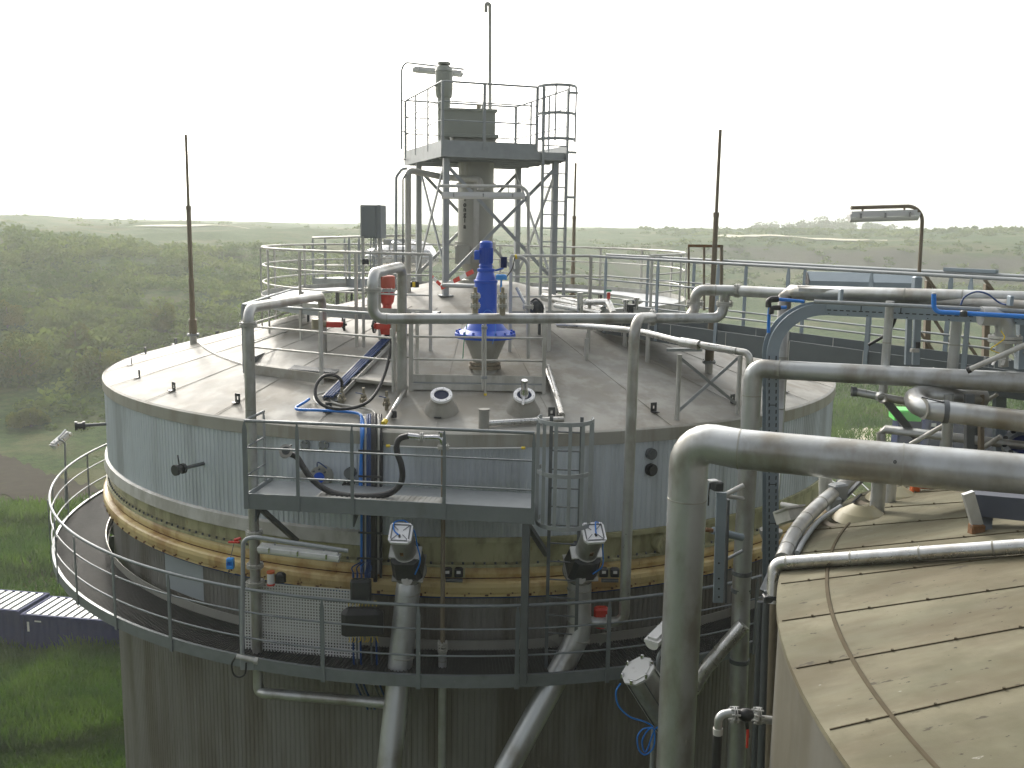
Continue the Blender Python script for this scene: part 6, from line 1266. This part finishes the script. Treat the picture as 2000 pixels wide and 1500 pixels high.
# blue drum flange at the very right edge
q = P(2016, 868, 12.2); d = V((-.3, -.3, .9)).normalized(); t = thing('blue_drum', 'blue drum with a thick bolted rim at the right picture edge', 'drum', q - V((0, 0, .5))); part('rim', MB().hollow(q - d * .03, q + d * .03, .36, .28, 40), GALV, t); part('drum_body', MB().cyl(q - d * .5, q - d * .03, .29, 36), BLUED, t)
A, B = frame(d)
for k in range(12): c = q + A * .32 * math.cos(k * PI / 6) + B * .32 * math.sin(k * PI / 6); part('rim_bolt', MB().cyl(c - d * .09, c + d * .05, .03, 8), BLACK, t)
# trailer on the ground beyond
Yt = 92; a = V((P(1795, 880, Yt).x, Yt, 0)); ax = V((1, -.12, 0)); t = thing('site_trailer', 'blue site trailer with a bright green hood on the grass beyond the pipes', 'trailer', a + V((4, 0, 0)))
hh = CZ - (P(1900, 812, Yt).z); zt3 = P(1900, 815, Yt).z; part('trailer_body', MB().cbox(onz(a + ax * 5.6, (zt3 + .6) / 2), 10.4, 2.6, zt3 - .6, -.12, .12), TRAIL, t); part('hood', MB().cbox(onz(P(1768, 808, Yt) + V((0, 0, 0)), P(1768, 808, Yt).z), 2.5, 2.4, 1.0, -.12, .15), GREEN, t)
part('cab', MB().cbox(onz(P(1770, 850, Yt), (P(1770, 812, Yt).z) / 2 + .3), 2.2, 2.3, P(1770, 812, Yt).z - .7, -.12, .15), TRAIL, t); part('side_label', MB().cbox(P(1824, 830, Yt - 1.6), .42, .05, .3, -.12, .01), WHITE, t)
for k in (.3, 5, 9): q = onz(a + ax * k + V((0, -1.1, 0)), .5); part('wheel', MB().cyl(q - V((0, .15, 0)), q + V((0, .15, 0)), .5, 20), BLACK, t)
ribbon('sand_pad', [PZ(x, y, 0) for x, y in ((1560, 842), (1640, 838), (1720, 836), (1800, 842))], [PZ(x, y, 0) for x, y in ((1560, 905), (1640, 905), (1720, 905), (1800, 905))], CHALK, .1)

# ------------------------------------------------------------------ stanchions and fittings between the tanks
ys = 12.6; t = thing('slotted_column', 'blue-grey slotted steel column left of the middle pipe', 'column', P(1408, 1178, ys)); part('column_profile', MB().beam(P(1409, 962, ys), P(1402, 1176, ys), .13, .05, (0, 1, 0)), BLUEG, t); part('column_back', MB().beam(P(1422, 975, ys + .05), P(1416, 1176, ys + .05), .03, .09, (0, 1, 0)), GALVD, t)
hl = MB()
for y in (1100, 1130, 1150, 1166): q = P(1404, y, ys - .028); hl.cyl(q, q - V((0, .003, 0)), .014, 8)
part('hole_pattern', hl, BLACK, t)
q = P(1397, 948, ys); t = thing('small_camera', 'small dark box camera with a white hood beside the thickest pipe bend', 'camera', q - V((0, 0, .07))); part('camera_body', MB().cbox(q + V((.02, 0, 0)), .13, .16, .12, .3, .015), DARK, t); part('camera_hood', MB().cbox(q + V((-.04, -.03, .075)), .12, .1, .02, .3, .005), WHITE, t); part('cord', MB().tube(smoothpath([q + V((-.07, 0, .03)), q + V((-.08, 0, -.1)), q + V((-.08, 0, -.28))]), .01, 6), BLACK, t)
for k, (x0, y0, x1, y1, Y, r_, mm, lab) in enumerate(((1400, 975, 1452, 948, 12.9, .035, GALVL, 'pale tube slanting up from the dark box camera to the middle pipe'), (1412, 968, 1452, 974, 13.0, .03, GALVL, 'pale level tube behind the slotted column'), (1392, 1036, 1450, 1050, 12.7, .052, BLUEG, 'grey sleeve tube crossing the slotted column'), (1420, 1092, 1450, 1076, 12.9, .024, GALV, 'thin tube slanting low beside the slotted column'))):
    solo('brace_tube', MB().cyl(P(x0, y0, Y), P(x1, y1, Y + .1), r_, 12), mm, lab, 'tube', 'short brace tubes by the slotted column')
solo('brace_stub', MB().cyl(P(1378, 1034, 12.7), P(1393, 1037, 12.7), .03, 10), RUST, 'rusty inner end of the grey sleeve tube', 'stub')
pipe('lagged_stub', 'shiny lagged pipe slanting up behind the thickest pipe to the middle pipe', [P(1345, 1360, 12.9), P(1378, 1305, 12.9), P(1452, 1220, 12.9)], .10, .2, LAG, (), [(P(1392, 1290, 12.9), (1, 0, .9))])
for k, (x0, x1, Y, r_, mm, lab) in enumerate(((1485, 1470, 12.3, .04, GALVD, 'leftmost of three dark upright pipes beside the second tank'), (1497, 1484, 12.0, .05, GALVD, 'middle one of three dark upright pipes beside the second tank'), (1512, 1500, 11.6, .055, BRWN, 'rightmost of three dark upright pipes beside the second tank'))):
    q0, q1 = P(x0, 1175, Y), P(x1, 1560, Y); solo('dark_upright', MB().cyl(q0, q1, r_, 12), mm, lab, 'pipe', 'dark upright pipes beside the second tank')
t = thing('edge_bracket', 'dark bracket arm at the upper left rim of the stained roof', 'bracket', P(1500, 1180, 8.6)); part('bracket_arm', MB().beam(P(1494, 1156, 8.6), P(1513, 1112, 8.7), .09, .05), GALVD, t); part('bracket_bar', MB().cyl(P(1493, 1156, 8.55), P(1553, 1158, 8.4), .018, 8), GALVD, t); part('bracket_box', MB().cbox(P(1503, 1168, 8.5), .12, .1, .06, 0, .01), DARK, t)
# small valve line into the second tank
Ys = 8.1; t = thing('sampling_valve', 'small valve line with a black bolted valve entering the second tank wall', 'valve', P(1455, 1412, Ys))
part('elbow', MB().tube(bend([P(1402, 1432, Ys), P(1403, 1396, Ys), P(1432, 1391, Ys)], .09), .036, 16), STEEL, t); part('coupling', MB().cyl(P(1402, 1434, Ys), P(1402, 1422, Ys), .044, 16), GALVL, t)
part('flange', MB().flange(P(1434, 1396, Ys), (1, .05, -.06), .075, .02, 20, 8), STEEL, t); part('flange', MB().flange(P(1480, 1398, Ys), (1, .05, -.06), .078, .02, 20, 8), STEEL, t)
part('valve_body', MB().sphere(P(1457, 1396, Ys), .075, 8, (1, .8, .8)).cyl(P(1457, 1396, Ys), P(1461, 1440, Ys), .016, 8), BLACK, t); part('stub', MB().cyl(P(1482, 1404, Ys), P(1528, 1409, Ys + .05), .036, 16), STEEL, t); part('handle', MB().cyl(P(1461, 1425, Ys - .02), P(1459, 1460, Ys - .02), .012, 8), RED, t)
cable('drop_hose', 'black hose hanging from the small valve line', [P(1402, 1434, Ys), P(1400, 1470, Ys), P(1396, 1560, Ys)], .042, BLACK, 'hose', 12)
# drum valve lying at an angle below the walkway
b = P(1318, 1425, 12.75); d = (P(1247, 1312, 12.45) - b).normalized(); t = thing('tilted_drum', 'tilted silver drum with a clamped lid and blue cable beside the thickest pipe', 'drum', b); r_ = .235; L = (P(1247, 1312, 12.45) - b).length
part('drum_body', MB().cyl(b, b + d * L, r_, 34), STEEL, t); A, B = frame(d); c = b + d * L
ld = MB().cyl(c, c + d * .03, r_ + .012, 8); ld.cyl(c + d * .03, c + d * .045, r_ * .8, 8); part('lid', ld, WHITE, t)
for k in range(6): q = c + A * r_ * .93 * math.cos(k * PI / 3) + B * r_ * .93 * math.sin(k * PI / 3); part('lid_clamp', MB().cbox(q + d * .05, .035, .05, .07, k, .01), CHROME, t)
for k in range(6): th = k * PI / 3 + .3; q = A * (r_ + .008) * math.cos(th) + B * (r_ + .008) * math.sin(th); part('tie_rod', MB().cyl(b + q, c + q, .008, 6), GALVD, t)
bf = (CAM - (b + d * L * .45)); bf = (bf - d * bf.dot(d)).normalized(); cq = b + d * L * .42 + bf * (r_ + .004); sdv = d.cross(bf).normalized()
ar = MB(); dn = (d * -.3 + sdv * (-1 if sdv.x > 0 else 1)).normalized(); e0 = cq - dn * .05; e1 = cq + dn * .05
ar.obox((e0 + e1) / 2, dn * .05, dn.cross(bf) * .005, bf * .002)
for sg in (-1, 1): tip = e1 - dn * .03 + dn.cross(bf) * .03 * sg; ar.obox((e1 + tip) / 2, (tip - e1) / 2, (tip - e1).cross(bf).normalized() * .005, bf * .002)
part('arrow_mark', ar, WHITE, t)
cable('blue_lead', 'bright blue cable looped below the tilted silver drum', [P(1212, 1335, 12.3), P(1203, 1352, 12.3), P(1208, 1378, 12.3), P(1230, 1400, 12.3), P(1260, 1410, 12.3), P(1275, 1420, 12.3), P(1256, 1424, 12.3), P(1245, 1440, 12.28), P(1248, 1464, 12.28), P(1260, 1474, 12.28), P(1275, 1462, 12.28), P(1279, 1440, 12.28), P(1275, 1422, 12.28), P(1262, 1430, 12.3), P(1254, 1450, 12.3), P(1262, 1468, 12.32), P(1280, 1424, 12.3), P(1300, 1420, 12.35)], .012, BCABLE)
solo('thin_drain', MB().cyl(P(1276, 1420, 12.4), P(1270, 1560, 12.4), .028, 10), GALV, 'thin grey drain pipe below the tilted silver drum', 'pipe')
lamp('walkway_lamp', 'strip light seen end-on beside the thickest pipe below the walkway', P(1272, 1258, 12.5), P(1330, 1200, 13.2), [P(1284, 1330, 12.5), P(1285, 1278, 12.5), P(1300, 1262, 12.6), P(1325, 1242, 12.9)], GALV, drop=.02, w=.22)

# more of the crowded pipework at the right edge
for k, (px, y0, y1, Y, w_, mm, lab) in enumerate(((1893, 770, 884, 12.0, .10, GALVD, 'dark steel stanchion between the U-bend and thickest pipes'), (1916, 770, 884, 12.2, .05, BRWN, 'slim brown stanchion right of the dark steel stanchion'))):
    solo('stanchion', MB().beam(P(px, y0, Y), P(px, y1, Y), w_, .08, (0, 1, 0)), mm, lab, 'post')
solo('short_tube', MB().cyl(P(1852, 770, 12.1), P(1849, 892, 12.1), .064, 18), STEEL2, 'pale vertical tube behind the clamp of the U-bend pipe', 'tube')
t = thing('small_actuator', 'small grey actuator with a round cap on the capped pipe end', 'actuator', P(1800, 790, 12.4)); part('actuator_body', MB().cbox(P(1798, 786, 12.4), .12, .12, .09, .2, .02), STEEL, t); part('round_cap', MB().cyl(P(1800, 778, 12.4), P(1800, 772, 12.4), .05, 14), DARK, t)
cable('black_lead', 'thin black lead running along the top of the U-bend pipe', [P(1800, 776, 11.5), P(1830, 783, 11.45), P(1845, 786, 11.4)], .008, BLACK)
q = P(1606, 985, 10.3); t = thing('flat_gutter', 'pale flat channel piece with a closed end beyond the grey lagged bend', 'channel', q); part('channel_body', MB().beam(P(1528, 1010, 11.4), P(1556, 1000, 11.2), .25, .16), GALVL, t); part('channel_rim', MB().beam(P(1528, 999, 11.4), P(1556, 989, 11.2), .28, .02), STEEL, t)
pipe('level_tube', 'pale short level tube between the slim pipe foot and the lagged bend', [P(1526, 986, 12.2), P(1566, 993, 12.0)], .04, 0, GALVL)
for k, (px, y0, y1, Y, r_, lab) in enumerate(((1612, 925, 985, 11.0, .075, 'left grey pipe stub seen under the thickest pipe beside the ribbed wall'), (1640, 938, 985, 11.3, .04, 'thin dark stub right of the left grey pipe stub'))):
    solo('grey_stub', MB().cyl(P(px, y0, Y), P(px, y1, Y), r_, 16), GALVL if k == 0 else GALVD, lab, 'pipe')
